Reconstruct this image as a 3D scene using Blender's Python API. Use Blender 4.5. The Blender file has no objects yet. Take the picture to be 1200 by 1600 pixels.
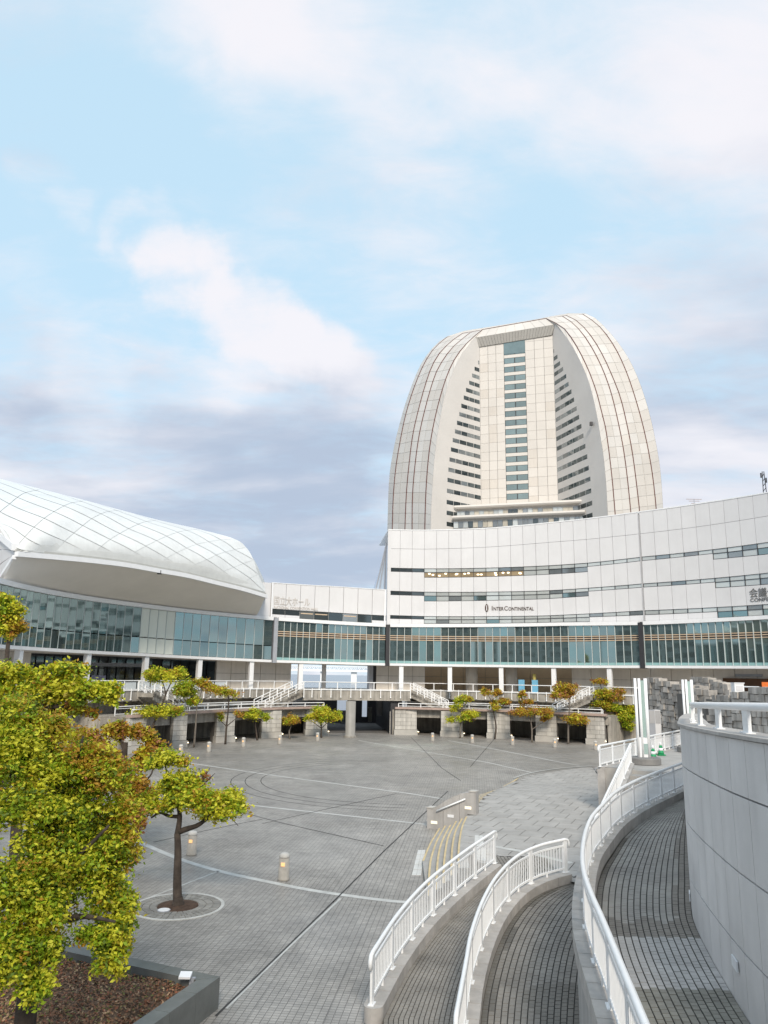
import bpy, math, random
import numpy as np
from mathutils import Vector
random.seed(7); rng = np.random.default_rng(7)
SC = bpy.context.scene
COL = SC.collection
R_ = math.radians

# ------------------------------------------------------------------ camera
FPX, PITCH, ROLL, EYE = 1180.0, R_(12.2), R_(0.95), 6.8      # focal length in photo pixels (1200 x 1600)
fw = np.array([0, math.cos(PITCH), math.sin(PITCH)])
_r = np.array([1.0, 0, 0]); _u = np.array([0, -math.sin(PITCH), math.cos(PITCH)])
rt = _r * math.cos(ROLL) + _u * math.sin(ROLL)
up = _u * math.cos(ROLL) - _r * math.sin(ROLL)
cam_d = bpy.data.cameras.new('camera'); cam = bpy.data.objects.new('camera', cam_d); COL.objects.link(cam)
cam_d.sensor_fit = 'VERTICAL'; cam_d.sensor_height = 36.0; cam_d.lens = 36.0 * FPX / 1600.0
cam_d.clip_start = 0.1; cam_d.clip_end = 20000
from mathutils import Matrix
cam.matrix_world = Matrix(((rt[0], up[0], -fw[0], 0), (rt[1], up[1], -fw[1], 0), (rt[2], up[2], -fw[2], EYE), (0, 0, 0, 1)))
SC.camera = cam

# ------------------------------------------------------------------ sky, sun, exposure
SUN_EL, SUN_AZ = R_(35), R_(175)           # azimuth clockwise from +Y: behind the camera, to the right
W = bpy.data.worlds.new('World'); SC.world = W; W.use_nodes = True
def build_world():
    nt = W.node_tree; N = nt.nodes; L = nt.links; N.clear()
    def n(t, **k):
        x = N.new(t)
        for a, b in k.items(): setattr(x, a, b)
        return x
    def link(a, b): L.new(a, b)
    def math_(op, a, b=None, clamp=False):
        m = n('ShaderNodeMath', operation=op, use_clamp=clamp)
        for i, v in enumerate((a, b)):
            if v is None: continue
            if isinstance(v, (int, float)): m.inputs[i].default_value = v
            else: link(v, m.inputs[i])
        return m.outputs[0]
    def mix(f, a, b):
        m = n('ShaderNodeMix', data_type='RGBA')
        for s, v in ((m.inputs[0], f), (m.inputs[6], a), (m.inputs[7], b)):
            if isinstance(v, tuple): s.default_value = v + (1,)
            elif isinstance(v, (int, float)): s.default_value = v
            else: link(v, s)
        return m.outputs[2]
    def ramp(f, lo, hi):
        m = n('ShaderNodeMapRange', interpolation_type='SMOOTHSTEP'); m.clamp = True
        link(f, m.inputs[0]); m.inputs[1].default_value = lo; m.inputs[2].default_value = hi
        return m.outputs[0]
    tc = n('ShaderNodeTexCoord'); sep = n('ShaderNodeSeparateXYZ'); link(tc.outputs['Generated'], sep.inputs[0])
    x, y, z = sep.outputs
    zz = math_('ADD', math_('MAXIMUM', z, 0.0), 0.16)
    cx = n('ShaderNodeCombineXYZ'); link(math_('DIVIDE', x, zz), cx.inputs[0]); link(math_('DIVIDE', y, zz), cx.inputs[1])
    def noise(scale, detail, rough, vec, off=(0, 0, 0), dist=0.0, rot=0.0, sc=(1, 1, 1)):
        mp = n('ShaderNodeMapping'); link(vec, mp.inputs[0]); mp.inputs[1].default_value = off
        mp.inputs[2].default_value = (0, 0, rot); mp.inputs[3].default_value = sc
        t = n('ShaderNodeTexNoise'); link(mp.outputs[0], t.inputs['Vector'])
        t.inputs['Scale'].default_value = scale; t.inputs['Detail'].default_value = detail
        t.inputs['Roughness'].default_value = rough; t.inputs['Distortion'].default_value = dist
        return t.outputs[0]
    v = cx.outputs[0]
    big = noise(0.62, 6, 0.52, v, SKY['big_off'], 0.35, R_(35), (1.0, 1.35, 1))
    mid = noise(1.9, 7, 0.58, v, SKY['mid_off'], 0.3, R_(35), (1.0, 1.5, 1))
    shade = noise(1.1, 6, 0.55, v, SKY['shade_off'], 0.25, R_(30), (1.0, 1.6, 1))
    # the larger masses and openings of this evening's cloud, each a direction and a width, with ragged edges
    wn = n('ShaderNodeTexNoise'); link(tc.outputs['Generated'], wn.inputs['Vector']); wn.inputs['Scale'].default_value = 4.5; wn.inputs['Detail'].default_value = 6; wn.inputs['Roughness'].default_value = 0.55
    ws = n('ShaderNodeVectorMath', operation='SUBTRACT'); link(wn.outputs['Color'], ws.inputs[0]); ws.inputs[1].default_value = (0.5, 0.5, 0.5)
    wm = n('ShaderNodeVectorMath', operation='MULTIPLY_ADD'); link(ws.outputs[0], wm.inputs[0]); wm.inputs[1].default_value = (0.30, 0.30, 0.20); link(tc.outputs['Generated'], wm.inputs[2])
    wn2 = n('ShaderNodeVectorMath', operation='NORMALIZE'); link(wm.outputs[0], wn2.inputs[0])
    def masses(L0):
        tot = None
        for az, el, rad, amt in L0:
            dv = (math.sin(R_(az)) * math.cos(R_(el)), math.cos(R_(az)) * math.cos(R_(el)), math.sin(R_(el)))
            dt = n('ShaderNodeVectorMath', operation='DOT_PRODUCT'); link(wn2.outputs[0], dt.inputs[0]); dt.inputs[1].default_value = dv
            t = math_('MULTIPLY', ramp(dt.outputs['Value'], math.cos(R_(rad)), 1.0), amt)
            tot = t if tot is None else math_('ADD', tot, t)
        return tot
    wisp = noise(4.6, 6, 0.62, v, (2.2, 4.1, 0), 0.5, R_(32), (1.0, 1.9, 1))
    cover = math_('ADD', math_('MULTIPLY', big, 0.44), math_('ADD', math_('MULTIPLY', mid, 0.36), math_('MULTIPLY', wisp, 0.20)))
    cover = math_('ADD', math_('MULTIPLY', math_('SUBTRACT', cover, 0.5), 2.3), 0.5)
    low = ramp(z, 0.46, 0.10)              # more and heavier cloud towards the horizon
    cover = math_('ADD', cover, math_('MULTIPLY', low, 0.04))
    cover = math_('ADD', cover, math_('MULTIPLY', masses(SKY['cover']), 0.75))
    dens = ramp(cover, SKY['c0'], SKY['c1'])
    sky = n('ShaderNodeTexSky'); sky.sky_type = 'NISHITA'; sky.sun_disc = False
    sky.sun_elevation = SUN_EL; sky.sun_rotation = SUN_AZ; sky.air_density = 1.0; sky.dust_density = 0.6; sky.ozone_density = 1.6
    skyc = n('ShaderNodeMix', data_type='RGBA', blend_type='MULTIPLY'); skyc.inputs[0].default_value = 1
    link(sky.outputs[0], skyc.inputs[6]); skyc.inputs[7].default_value = SKY['tint'] + (1,)
    skyv = n('ShaderNodeMix', data_type='RGBA'); skyv.inputs[0].default_value = SKY['veil']
    link(skyc.outputs[2], skyv.inputs[6]); skyv.inputs[7].default_value = SKY['veilc'] + (1,)
    # cloud colour: bright where thin, blue grey underside where thick and low
    dk = math_('ADD', math_('MULTIPLY', math_('SUBTRACT', shade, 0.5), 3.4), masses(SKY['dark']))
    dark = ramp(dk, -0.25, 1.25)
    cloud = mix(dark, SKY['white'], SKY['grey'])
    col = mix(math_('MULTIPLY', dens, 0.93), skyv.outputs[2], cloud)
    below = ramp(z, -0.02, 0.0)
    col = mix(below, (3.2, 3.2, 3.2), col)
    bg = n('ShaderNodeBackground'); link(col, bg.inputs[0]); bg.inputs[1].default_value = SKY['strength']
    out = n('ShaderNodeOutputWorld'); link(bg.outputs[0], out.inputs[0])
SKY = dict(strength=0.05, c0=0.26, c1=0.80, tint=(0.9, 1.2, 1.3), veil=0.82, veilc=(5.9, 8.1, 9.6), white=(8.5, 8.3, 8.7), grey=(4.3, 5.0, 6.3),
           big_off=(3.1, 1.2, 0), mid_off=(0.4, 7.7, 0), shade_off=(5.5, 2.2, 0),
           # azimuth, elevation, angular radius, amount
           cover=[(-25, 49, 15, 0.20), (-27, 37, 12, -0.16), (-14, 33, 13, -0.16), (15, 29, 13, -0.12), (-12, 47, 10, -0.06), (-27, 32, 4, 0.30), (-22.5, 31, 3.6, 0.32), (-18.5, 29.8, 3.6, 0.32), (-4, 23, 4, 0.26), (-13, 43, 9, 0.20), (0, 40, 13, 0.14), (-15, 28, 3.6, 0.36), (-11.5, 25.8, 4, 0.36), (-7.5, 24.3, 4, 0.34), (-14, 14, 22, 0.34), (-20, 25.5, 8, -0.2), (24, 20, 14, 0.20), (6, 54, 20, 0.12), (25, 38, 14, 0.14)],
           dark=[(-8, 11, 15, 0.62), (-18, 17, 11, 0.42), (-28, 14, 12, 0.45), (-3, 20, 9, 0.42), (26, 19, 13, 0.36), (-31, 38, 8, 0.35), (22, 37, 14, 0.22), (2, 40, 12, 0.14), (-5, 8, 9, 0.5), (-11, 25.5, 8, -0.6), (-22, 30, 8, -0.5), (-23, 20, 5, -0.4), (-10, 44, 10, -0.3)])
build_world()
sun_d = bpy.data.lights.new('sun', 'SUN'); sun_d.energy = 1.5; sun_d.angle = R_(14); sun_d.color = (1.0, 0.89, 0.75)
sun = bpy.data.objects.new('sun', sun_d); COL.objects.link(sun)
_sd = Vector((math.sin(SUN_AZ) * math.cos(SUN_EL), math.cos(SUN_AZ) * math.cos(SUN_EL), math.sin(SUN_EL)))
sun.rotation_euler = _sd.to_track_quat('Z', 'Y').to_euler(); sun.location = (30, -40, 60)
VS = SC.view_settings; VS.view_transform = 'Standard'; VS.look = 'None'; VS.gamma = 1; VS.use_curve_mapping = False
VS.exposure = 1.15
SC.cycles.max_bounces = 6; SC.cycles.transparent_max_bounces = 8; SC.cycles.use_denoising = True

# ------------------------------------------------------------------ finding places in space
O_ = np.array([0, 0, EYE])
def ray(x, y): return fw + rt * (x - 600) / FPX + up * (800 - y) / FPX
def G(x, y, z=0.0):                        # the point of height z seen at (x, y)
    d = ray(x, y); return O_ + d * ((z - EYE) / d[2])
def D(x, y, Y):                            # the point at ground distance Y seen at (x, y)
    d = ray(x, y); return O_ + d * (Y / d[1])
CX, CY = 5.0, 52.0                         # centre of the round plaza
def A(th, R, z):                           # polar place about the plaza centre, degrees clockwise from +Y
    t = R_(th); return np.array([CX + R * math.sin(t), CY + R * math.cos(t), z])
def pol(p): return math.degrees(math.atan2(p[0] - CX, p[1] - CY)), math.hypot(p[0] - CX, p[1] - CY)
def RG(th): return 42.0 if th > -25 else 42.0 - (-25 - th) * 0.13
def hit(x, y, dR=0.0):                     # where a sight line meets the curved front: angle, height
    th = 0.0
    for _ in range(12):
        R = RG(th) + dR
        d = ray(x, y); a = d[0]**2 + d[1]**2; b = -CX * d[0] - CY * d[1]; k = CX * CX + CY * CY - R * R
        t = (-b + math.sqrt(max(b * b - a * k, 0))) / a
        p = O_ + d * t; th2 = math.degrees(math.atan2(p[0] - CX, p[1] - CY))
        if abs(th2 - th) < 1e-4: break
        th = th2
    return th2, p[2]
def TH(x, y, dR=0.0): return hit(x, y, dR)[0]
class ZL:                                  # a height profile round the curved front
    def __init__(s, pts, dR=0.0):
        q = sorted(hit(x, y, dR) for x, y in pts); s.t = [a for a, b in q]; s.z = [b for a, b in q]
    def __call__(s, th): return float(np.interp(th, s.t, s.z))

# ------------------------------------------------------------------ materials
MATS = {}
def mat(name, col, rough=0.7, var=0.12, scale=1.5, bump=0.0, bscale=30.0, objvar=0.0, metal=0.0, spec=0.4, streak=0.0, col2=None, emit=None, es=0.0, trans=0.0):
    if name in MATS: return MATS[name]
    m = bpy.data.materials.new(name); m.use_nodes = True; nt = m.node_tree; N = nt.nodes; L = nt.links
    b = N['Principled BSDF']; b.inputs['Roughness'].default_value = rough; b.inputs['Metallic'].default_value = metal
    b.inputs['Specular IOR Level'].default_value = spec
    geo = N.new('ShaderNodeNewGeometry')
    t = N.new('ShaderNodeTexNoise'); t.inputs['Scale'].default_value = scale; t.inputs['Detail'].default_value = 7; t.inputs['Roughness'].default_value = 0.6
    L.new(geo.outputs['Position'], t.inputs['Vector'])
    hi = tuple(min(1, c * (1 + var)) for c in col); lo = tuple(c * (1 - var) for c in (col2 or col))
    mx = N.new('ShaderNodeMix'); mx.data_type = 'RGBA'
    mr = N.new('ShaderNodeMapRange'); mr.inputs[1].default_value = 0.32; mr.inputs[2].default_value = 0.68; L.new(t.outputs[0], mr.inputs[0])
    L.new(mr.outputs[0], mx.inputs[0]); mx.inputs[6].default_value = lo + (1,); mx.inputs[7].default_value = hi + (1,)
    c = mx.outputs[2]
    def mult(c, fac):
        q = N.new('ShaderNodeMix'); q.data_type = 'RGBA'; q.blend_type = 'MULTIPLY'; q.inputs[0].default_value = 1
        L.new(c, q.inputs[6]); L.new(fac, q.inputs[7]); return q.outputs[2]
    if streak:
        mp = N.new('ShaderNodeMapping'); mp.inputs[3].default_value = (2.2, 2.2, 0.12); L.new(geo.outputs['Position'], mp.inputs[0])
        t2 = N.new('ShaderNodeTexNoise'); t2.inputs['Scale'].default_value = 1.3; t2.inputs['Detail'].default_value = 6; L.new(mp.outputs[0], t2.inputs['Vector'])
        r2 = N.new('ShaderNodeMapRange'); r2.inputs[1].default_value = 0.38; r2.inputs[2].default_value = 0.62
        r2.inputs[3].default_value = 1 - streak; r2.inputs[4].default_value = 1.0; L.new(t2.outputs[0], r2.inputs[0]); c = mult(c, r2.outputs[0])
    if objvar:
        oi = N.new('ShaderNodeObjectInfo'); r3 = N.new('ShaderNodeMapRange'); L.new(oi.outputs['Random'], r3.inputs[0])
        r3.inputs[3].default_value = 1 - objvar; r3.inputs[4].default_value = 1.0; c = mult(c, r3.outputs[0])
    L.new(c, b.inputs['Base Color'])
    if bump:
        t4 = N.new('ShaderNodeTexNoise'); t4.inputs['Scale'].default_value = bscale; t4.inputs['Detail'].default_value = 5; L.new(geo.outputs['Position'], t4.inputs['Vector'])
        bp = N.new('ShaderNodeBump'); bp.inputs['Strength'].default_value = bump; bp.inputs['Distance'].default_value = 0.02
        L.new(t4.outputs[0], bp.inputs['Height']); L.new(bp.outputs[0], b.inputs['Normal'])
    if emit:
        b.inputs['Emission Color'].default_value = emit + (1,); b.inputs['Emission Strength'].default_value = es
    if trans:
        out = N['Material Output']; tr = N.new('ShaderNodeBsdfTranslucent'); L.new(c, tr.inputs[0])
        ms = N.new('ShaderNodeMixShader'); ms.inputs[0].default_value = trans
        L.new(b.outputs[0], ms.inputs[1]); L.new(tr.outputs[0], ms.inputs[2]); L.new(ms.outputs[0], out.inputs[0])
    MATS[name] = m; return m

# ------------------------------------------------------------------ mesh helpers
LOC = {}
class MB:
    def __init__(s): s.v = []; s.f = []
    def add(s, vs, fs):
        o = len(s.v); s.v += [tuple(float(c) for c in p) for p in vs]; s.f += [tuple(i + o for i in f) for f in fs]; return s
    def quad(s, a, b, c, d): return s.add([a, b, c, d], [(0, 1, 2, 3)])
    def hexa(s, p):                        # p: 4 bottom corners then 4 top corners
        return s.add(p, [(3, 2, 1, 0), (4, 5, 6, 7), (0, 1, 5, 4), (1, 2, 6, 5), (2, 3, 7, 6), (3, 0, 4, 7)])
    def box(s, c, sx, sy, sz, rz=0.0):     # c: centre of the bottom
        ca, sa = math.cos(rz), math.sin(rz); P = []
        for z in (0, sz):
            for dx, dy in ((-1, -1), (1, -1), (1, 1), (-1, 1)):
                a, b = dx * sx / 2, dy * sy / 2
                P.append((c[0] + a * ca - b * sa, c[1] + a * sa + b * ca, c[2] + z))
        return s.hexa(P)
    def arcbox(s, t0, t1, z0, z1, R0, R1, n=1):   # block between two angles and two radii (R0 faces the plaza)
        for i in range(n):
            a = t0 + (t1 - t0) * i / n; b = t0 + (t1 - t0) * (i + 1) / n
            f = lambda v, t: v(t) if callable(v) else v
            s.hexa([A(a, f(R0, a), f(z0, a)), A(b, f(R0, b), f(z0, b)), A(b, f(R1, b), f(z0, b)), A(a, f(R1, a), f(z0, a)),
                    A(a, f(R0, a), f(z1, a)), A(b, f(R0, b), f(z1, b)), A(b, f(R1, b), f(z1, b)), A(a, f(R1, a), f(z1, a))])
        return s
    def sweep(s, pts, prof, caps=True, up=(0, 0, 1)):  # profile (side, up) swept along a line
        P = [np.array(p, float) for p in pts]; n = len(P); m = len(prof); V = []
        for i in range(n):
            t = P[min(i + 1, n - 1)] - P[max(i - 1, 0)]; t /= (np.linalg.norm(t) + 1e-9)
            sd = np.cross(t, up); sd /= (np.linalg.norm(sd) + 1e-9); u = np.array(up, float) if abs(t[2]) < 0.9 else np.cross(sd, t)
            V += [P[i] + sd * a + u * b for a, b in prof]
        F = [(i * m + j, i * m + (j + 1) % m, (i + 1) * m + (j + 1) % m, (i + 1) * m + j) for i in range(n - 1) for j in range(m)]
        if caps: F += [tuple(range(m))[::-1], tuple((n - 1) * m + j for j in range(m))]
        return s.add(V, F)
    def tube(s, pts, r, n=8, caps=True):
        P = [np.array(p, float) for p in pts]; k = len(P); rr = r if hasattr(r, '__len__') else [r] * k; V = []
        ref = np.array([0, 0, 1.0]); pu = None
        for i in range(k):
            t = P[min(i + 1, k - 1)] - P[max(i - 1, 0)]; t /= (np.linalg.norm(t) + 1e-9)
            if pu is None:
                a = ref if abs(t[2]) < 0.9 else np.array([1.0, 0, 0]); pu = np.cross(a, t)
            pu = pu - t * np.dot(pu, t); pu /= (np.linalg.norm(pu) + 1e-9); pv = np.cross(t, pu)
            V += [P[i] + (pu * math.cos(q) + pv * math.sin(q)) * rr[i] for q in [2 * math.pi * j / n for j in range(n)]]
        F = [(i * n + j, i * n + (j + 1) % n, (i + 1) * n + (j + 1) % n, (i + 1) * n + j) for i in range(k - 1) for j in range(n)]
        if caps: F += [tuple(range(n))[::-1], tuple((k - 1) * n + j for j in range(n))]
        return s.add(V, F)
    def lathe(s, c, prof, n=20):
        V = [(c[0] + r * math.cos(2 * math.pi * j / n), c[1] + r * math.sin(2 * math.pi * j / n), c[2] + z) for r, z in prof for j in range(n)]
        m = len(prof)
        F = [(i * n + j, i * n + (j + 1) % n, (i + 1) * n + (j + 1) % n, (i + 1) * n + j) for i in range(m - 1) for j in range(n)]
        F += [tuple(range(n))[::-1], tuple((m - 1) * n + j for j in range(n))]
        return s.add(V, F)
    def strip(s, L, Rr):                   # sheet between two lines with as many points
        n = len(L); V = list(L) + list(Rr)
        return s.add(V, [(i, n + i, n + i + 1, i + 1) for i in range(n - 1)])
    def build(s, name, m, parent=None, smooth=False, kind=None, label=None):
        o = LOC.get(parent.name, (0, 0, 0)) if parent else (0, 0, 0)
        me = bpy.data.meshes.new(name); me.from_pydata([(p[0] - o[0], p[1] - o[1], p[2] - o[2]) for p in s.v], [], s.f)
        me.materials.append(m)
        if smooth: me.shade_smooth() if hasattr(me, 'shade_smooth') else None
        ob = bpy.data.objects.new(name, me); COL.objects.link(ob)
        if parent: ob.parent = parent; LOC[ob.name] = o
        if kind: ob['kind'] = kind
        if label: ob['label'] = label
        return ob
def thing(name, label, cat, loc=(0, 0, 0), group=None):
    o = bpy.data.objects.new(name, None); COL.objects.link(o); o.empty_display_size = 0.3
    o.location = [float(c) for c in loc]; LOC[o.name] = tuple(float(c) for c in loc)
    o['label'] = label; o['category'] = cat
    if group: o['group'] = group
    return o
def struct(mb, name, m, **k): return mb.build(name, m, kind='structure', **k)
def copy_thing(o, loc, label):
    c = o.copy(); COL.objects.link(c); c.location = [float(v) for v in loc]; c['label'] = label; LOC[c.name] = tuple(float(v) for v in loc)
    for ch in list(o.children):
        d = ch.copy(); COL.objects.link(d); d.parent = c
        for g in list(ch.children):
            e = g.copy(); COL.objects.link(e); e.parent = d
    return c
def spline(pts, step=0.25):                # smooth line through points, even steps
    P = [np.array(p, float) for p in pts]
    Q = [2 * P[0] - P[1]] + P + [2 * P[-1] - P[-2]]; out = []
    for i in range(1, len(Q) - 2):
        a, b, c, d = Q[i - 1:i + 3]
        for k in range(24):
            t = k / 24; out.append(0.5 * ((2 * b) + (c - a) * t + (2 * a - 5 * b + 4 * c - d) * t * t + (3 * b - a - 3 * c + d) * t**3))
    out.append(P[-1]); return even(out, step)
def even(pts, step=None, n=None):
    P = np.array(pts, float); s = np.concatenate([[0], np.cumsum(np.linalg.norm(np.diff(P, axis=0), axis=1))])
    n = n or max(2, int(round(s[-1] / step)) + 1); q = np.linspace(0, s[-1], n)
    return [np.array([np.interp(v, s, P[:, k]) for k in range(P.shape[1])]) for v in q]
def side(pts, d):                          # the line moved sideways (to its right) by d
    out = []; n = len(pts)
    for i in range(n):
        t = np.array(pts[min(i + 1, n - 1)]) - np.array(pts[max(i - 1, 0)]); l = math.hypot(t[0], t[1]) + 1e-9
        out.append(np.array(pts[i]) + np.array([t[1] / l, -t[0] / l, 0]) * d)
    return out
def lift(pts, h): return [np.array(p) + np.array([0, 0, h]) for p in pts]
# ------------------------------------------------------------------ colours of the place
M_panel = mat('white_panel', (0.67, 0.67, 0.685), 0.45, 0.03, 0.5, objvar=0.035, streak=0.02)
M_gap = mat('panel_joint', (0.50, 0.49, 0.48), 0.9, 0.1)
M_tile = mat('tower_tile', (0.635, 0.59, 0.54), 0.4, 0.05, 0.12, objvar=0.06, streak=0.04)
M_tilew = mat('tower_tile_pale', (0.66, 0.625, 0.585), 0.4, 0.04, 0.12, objvar=0.06)
M_fin = mat('tower_fin_panel', (0.61, 0.585, 0.56), 0.5, 0.05, 0.1)
M_seam = mat('red_seam', (0.10, 0.025, 0.02), 0.6, 0.1)
M_white = mat('white_paint', (0.80, 0.81, 0.83), 0.35, 0.03, 2.0)
M_steel = mat('rail_white', (0.86, 0.87, 0.88), 0.3, 0.03, 3.0)
M_conc = mat('concrete', (0.40, 0.375, 0.335), 0.85, 0.18, 1.2, 0.25, 25, streak=0.35)
M_soffit = mat('soffit_grey', (0.82, 0.78, 0.73), 0.8, 0.04, 0.3)
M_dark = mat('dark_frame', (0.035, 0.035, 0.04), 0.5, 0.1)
M_beige = mat('beige_wall', (0.72, 0.68, 0.63), 0.7, 0.05, 0.6, objvar=0.06, streak=0.06)
M_brown = mat('tan_wall', (0.62, 0.46, 0.30), 0.7, 0.08, 0.6)
M_glass = mat('teal_glass', (0.27, 0.36, 0.36), 0.03, 0.03, 0.5, metal=0.85, objvar=0.18)
M_glassd = mat('dark_glass', (0.14, 0.17, 0.18), 0.04, 0.05, 0.5, metal=0.7, objvar=0.35)
M_win = mat('window_glass', (0.34, 0.37, 0.38), 0.05, 0.08, 0.8, metal=0.6, objvar=0.4)
M_winb = mat('blind_window', (0.62, 0.65, 0.64), 0.12, 0.05, 0.5, metal=0.3, objvar=0.25)
M_lit = mat('lit_window', (0.20, 0.16, 0.10), 0.1, 0.3, 1.2, emit=(1.0, 0.72, 0.42), es=0.07, objvar=0.3)
M_cream = mat('cream_window', (0.58, 0.54, 0.46), 0.3, 0.1, 1.5, objvar=0.25)  # pale cream pane colour
M_twin = mat('tower_window', (0.30, 0.37, 0.36), 0.06, 0.08, 0.5, metal=0.55, objvar=0.22)
M_mull = mat('pale_mullion', (0.56, 0.62, 0.62), 0.4, 0.05)
M_lamp = mat('lamp_glow', (0.9, 0.85, 0.7), 0.4, 0.02, emit=(1.0, 0.78, 0.48), es=1.6)
M_teal = mat('teal_strip', (0.25, 0.42, 0.42), 0.3, 0.05)
M_wood = mat('wood_rail', (0.54, 0.42, 0.30), 0.5, 0.1)
M_stone = mat('pier_stone', (0.60, 0.58, 0.54), 0.85, 0.12, 1.0, 0.2, 20, objvar=0.2, streak=0.2)
M_stoneb = mat('pier_plinth', (0.46, 0.445, 0.415), 0.85, 0.12, 1.0, 0.2, 20, objvar=0.12)
M_coping = mat('pink_coping', (0.42, 0.32, 0.28), 0.8, 0.12, 1.0)
M_shell = mat('shell_tile', (0.74, 0.755, 0.75), 0.35, 0.06, 0.35, objvar=0.05, streak=0.05)
M_letter = mat('letter_grey', (0.14, 0.14, 0.14), 0.5, 0.05)
M_letterp = mat('letter_pale', (0.50, 0.47, 0.44), 0.6, 0.05)
M_letterb = mat('letter_brown', (0.06, 0.03, 0.02), 0.5, 0.05)

# ------------------------------------------------------------------ ground
def ground_mat():
    m = bpy.data.materials.new('plaza_paving'); m.use_nodes = True; nt = m.node_tree; N = nt.nodes; L = nt.links
    b = N['Principled BSDF']; geo = N.new('ShaderNodeNewGeometry')
    def noise(scale, det=6):
        t = N.new('ShaderNodeTexNoise'); t.inputs['Scale'].default_value = scale; t.inputs['Detail'].default_value = det
        L.new(geo.outputs['Position'], t.inputs['Vector']); return t.outputs[0]
    mp = N.new('ShaderNodeMapping'); mp.inputs[2].default_value = (0, 0, R_(7)); L.new(geo.outputs['Position'], mp.inputs[0])
    br = N.new('ShaderNodeTexBrick'); L.new(mp.outputs[0], br.inputs['Vector']); br.inputs['Scale'].default_value = 1.0
    br.inputs['Brick Width'].default_value = 0.155; br.inputs['Row Height'].default_value = 0.12; br.inputs['Mortar Size'].default_value = 0.009
    br.inputs['Mortar Smooth'].default_value = 0.3; br.inputs['Bias'].default_value = -0.1; br.offset = 0.0
    br.inputs['Color1'].default_value = (0.435, 0.41, 0.378, 1); br.inputs['Color2'].default_value = (0.345, 0.325, 0.30, 1); br.inputs['Mortar'].default_value = (0.17, 0.16, 0.148, 1)
    c = br.outputs[0]
    for sc, lo, hi in ((0.05, 0.80, 1.12), (0.22, 0.84, 1.08), (0.9, 0.82, 1.06), (3.5, 0.88, 1.06)):
        mr = N.new('ShaderNodeMapRange'); L.new(noise(sc), mr.inputs[0]); mr.inputs[1].default_value = 0.33; mr.inputs[2].default_value = 0.67
        mr.inputs[3].default_value = lo; mr.inputs[4].default_value = hi
        q = N.new('ShaderNodeMix'); q.data_type = 'RGBA'; q.blend_type = 'MULTIPLY'; q.inputs[0].default_value = 1
        L.new(c, q.inputs[6]); L.new(mr.outputs[0], q.inputs[7]); c = q.outputs[2]
    # large square tiles with a darker joint every metre and a half
    br2 = N.new('ShaderNodeTexBrick'); L.new(mp.outputs[0], br2.inputs['Vector']); br2.inputs['Scale'].default_value = 1.0; br2.offset = 0.0
    br2.inputs['Brick Width'].default_value = 1.54; br2.inputs['Row Height'].default_value = 1.45; br2.inputs['Mortar Size'].default_value = 0.012
    br2.inputs['Color1'].default_value = (1, 1, 1, 1); br2.inputs['Color2'].default_value = (0.93, 0.93, 0.935, 1); br2.inputs['Mortar'].default_value = (0.70, 0.70, 0.70, 1)
    q = N.new('ShaderNodeMix'); q.data_type = 'RGBA'; q.blend_type = 'MULTIPLY'; q.inputs[0].default_value = 1
    L.new(c, q.inputs[6]); L.new(br2.outputs[0], q.inputs[7]); c = q.outputs[2]
    L.new(c, b.inputs['Base Color'])
    mr = N.new('ShaderNodeMapRange'); L.new(noise(0.25), mr.inputs[0]); mr.inputs[1].default_value = 0.35; mr.inputs[2].default_value = 0.65
    mr.inputs[3].default_value = 0.34; mr.inputs[4].default_value = 0.6; L.new(mr.outputs[0], b.inputs['Roughness'])
    bp = N.new('ShaderNodeBump'); bp.inputs['Strength'].default_value = 0.5; bp.inputs['Distance'].default_value = 0.01
    L.new(br.outputs['Fac'], bp.inputs['Height']); bp.invert = True; L.new(bp.outputs[0], b.inputs['Normal'])
    return m
M_ground = ground_mat()
mb = MB(); mb.quad((-900, -900, 0), (900, -900, 0), (900, 230, 0), (-900, 230, 0)); struct(mb, 'plaza_ground', M_ground)
M_sea = mat('sea_water', (0.16, 0.20, 0.22), 0.15, 0.1, 0.02, 0.3, 0.6)
mb = MB(); mb.quad((-9000, 230, -2.5), (9000, 230, -2.5), (9000, 14000, -2.5), (-9000, 14000, -2.5)); struct(mb, 'sea', M_sea)
mb = MB(); mb.quad((-900, 230, -2.5), (900, 230, -2.5), (900, 230, 0), (-900, 230, 0)); struct(mb, 'quay_wall', M_conc)

M_line = mat('pale_paving_line', (0.52, 0.52, 0.50), 0.7, 0.15, 2.0)
M_dline = mat('drain_joint', (0.05, 0.05, 0.05), 0.8, 0.2, 1.0)
M_ldim = mat('faint_paving_line', (0.34, 0.34, 0.33), 0.7, 0.15, 2.0)
def ground_line(pix, w, m, name, z=0.005, curve=False):
    P = [G(x, y, 0) for x, y in pix]; P = spline(P, 0.6) if curve else P
    P = [np.array([p[0], p[1], z]) for p in P]
    mb = MB(); mb.strip(side(P, -w / 2), side(P, w / 2)); return struct(mb, name, m)
ground_line([(205, 1311), (222, 1318), (280, 1342), (342, 1361), (410, 1376), (480, 1390), (540, 1399), (610, 1408), (640, 1410)], 0.26, M_line, 'plaza_ring_line', curve=True)
for pix in ([(280, 1190), (430, 1212), (640, 1240), (690, 1248)], [(300, 1244), (390, 1258), (500, 1270), (665, 1288)],
            [(560, 1157), (660, 1174), (760, 1191), (835, 1208)], [(700, 1157), (780, 1172), (870, 1190), (905, 1196)]):
    ground_line(pix, 0.22, M_line, 'plaza_chord_line')
for pix in ([(200, 1415), (280, 1385), (342, 1361)], [(353, 1576), (447, 1484), (532, 1404)]):
    ground_line(pix, 0.075, M_line, 'plaza_radial_line')
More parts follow.
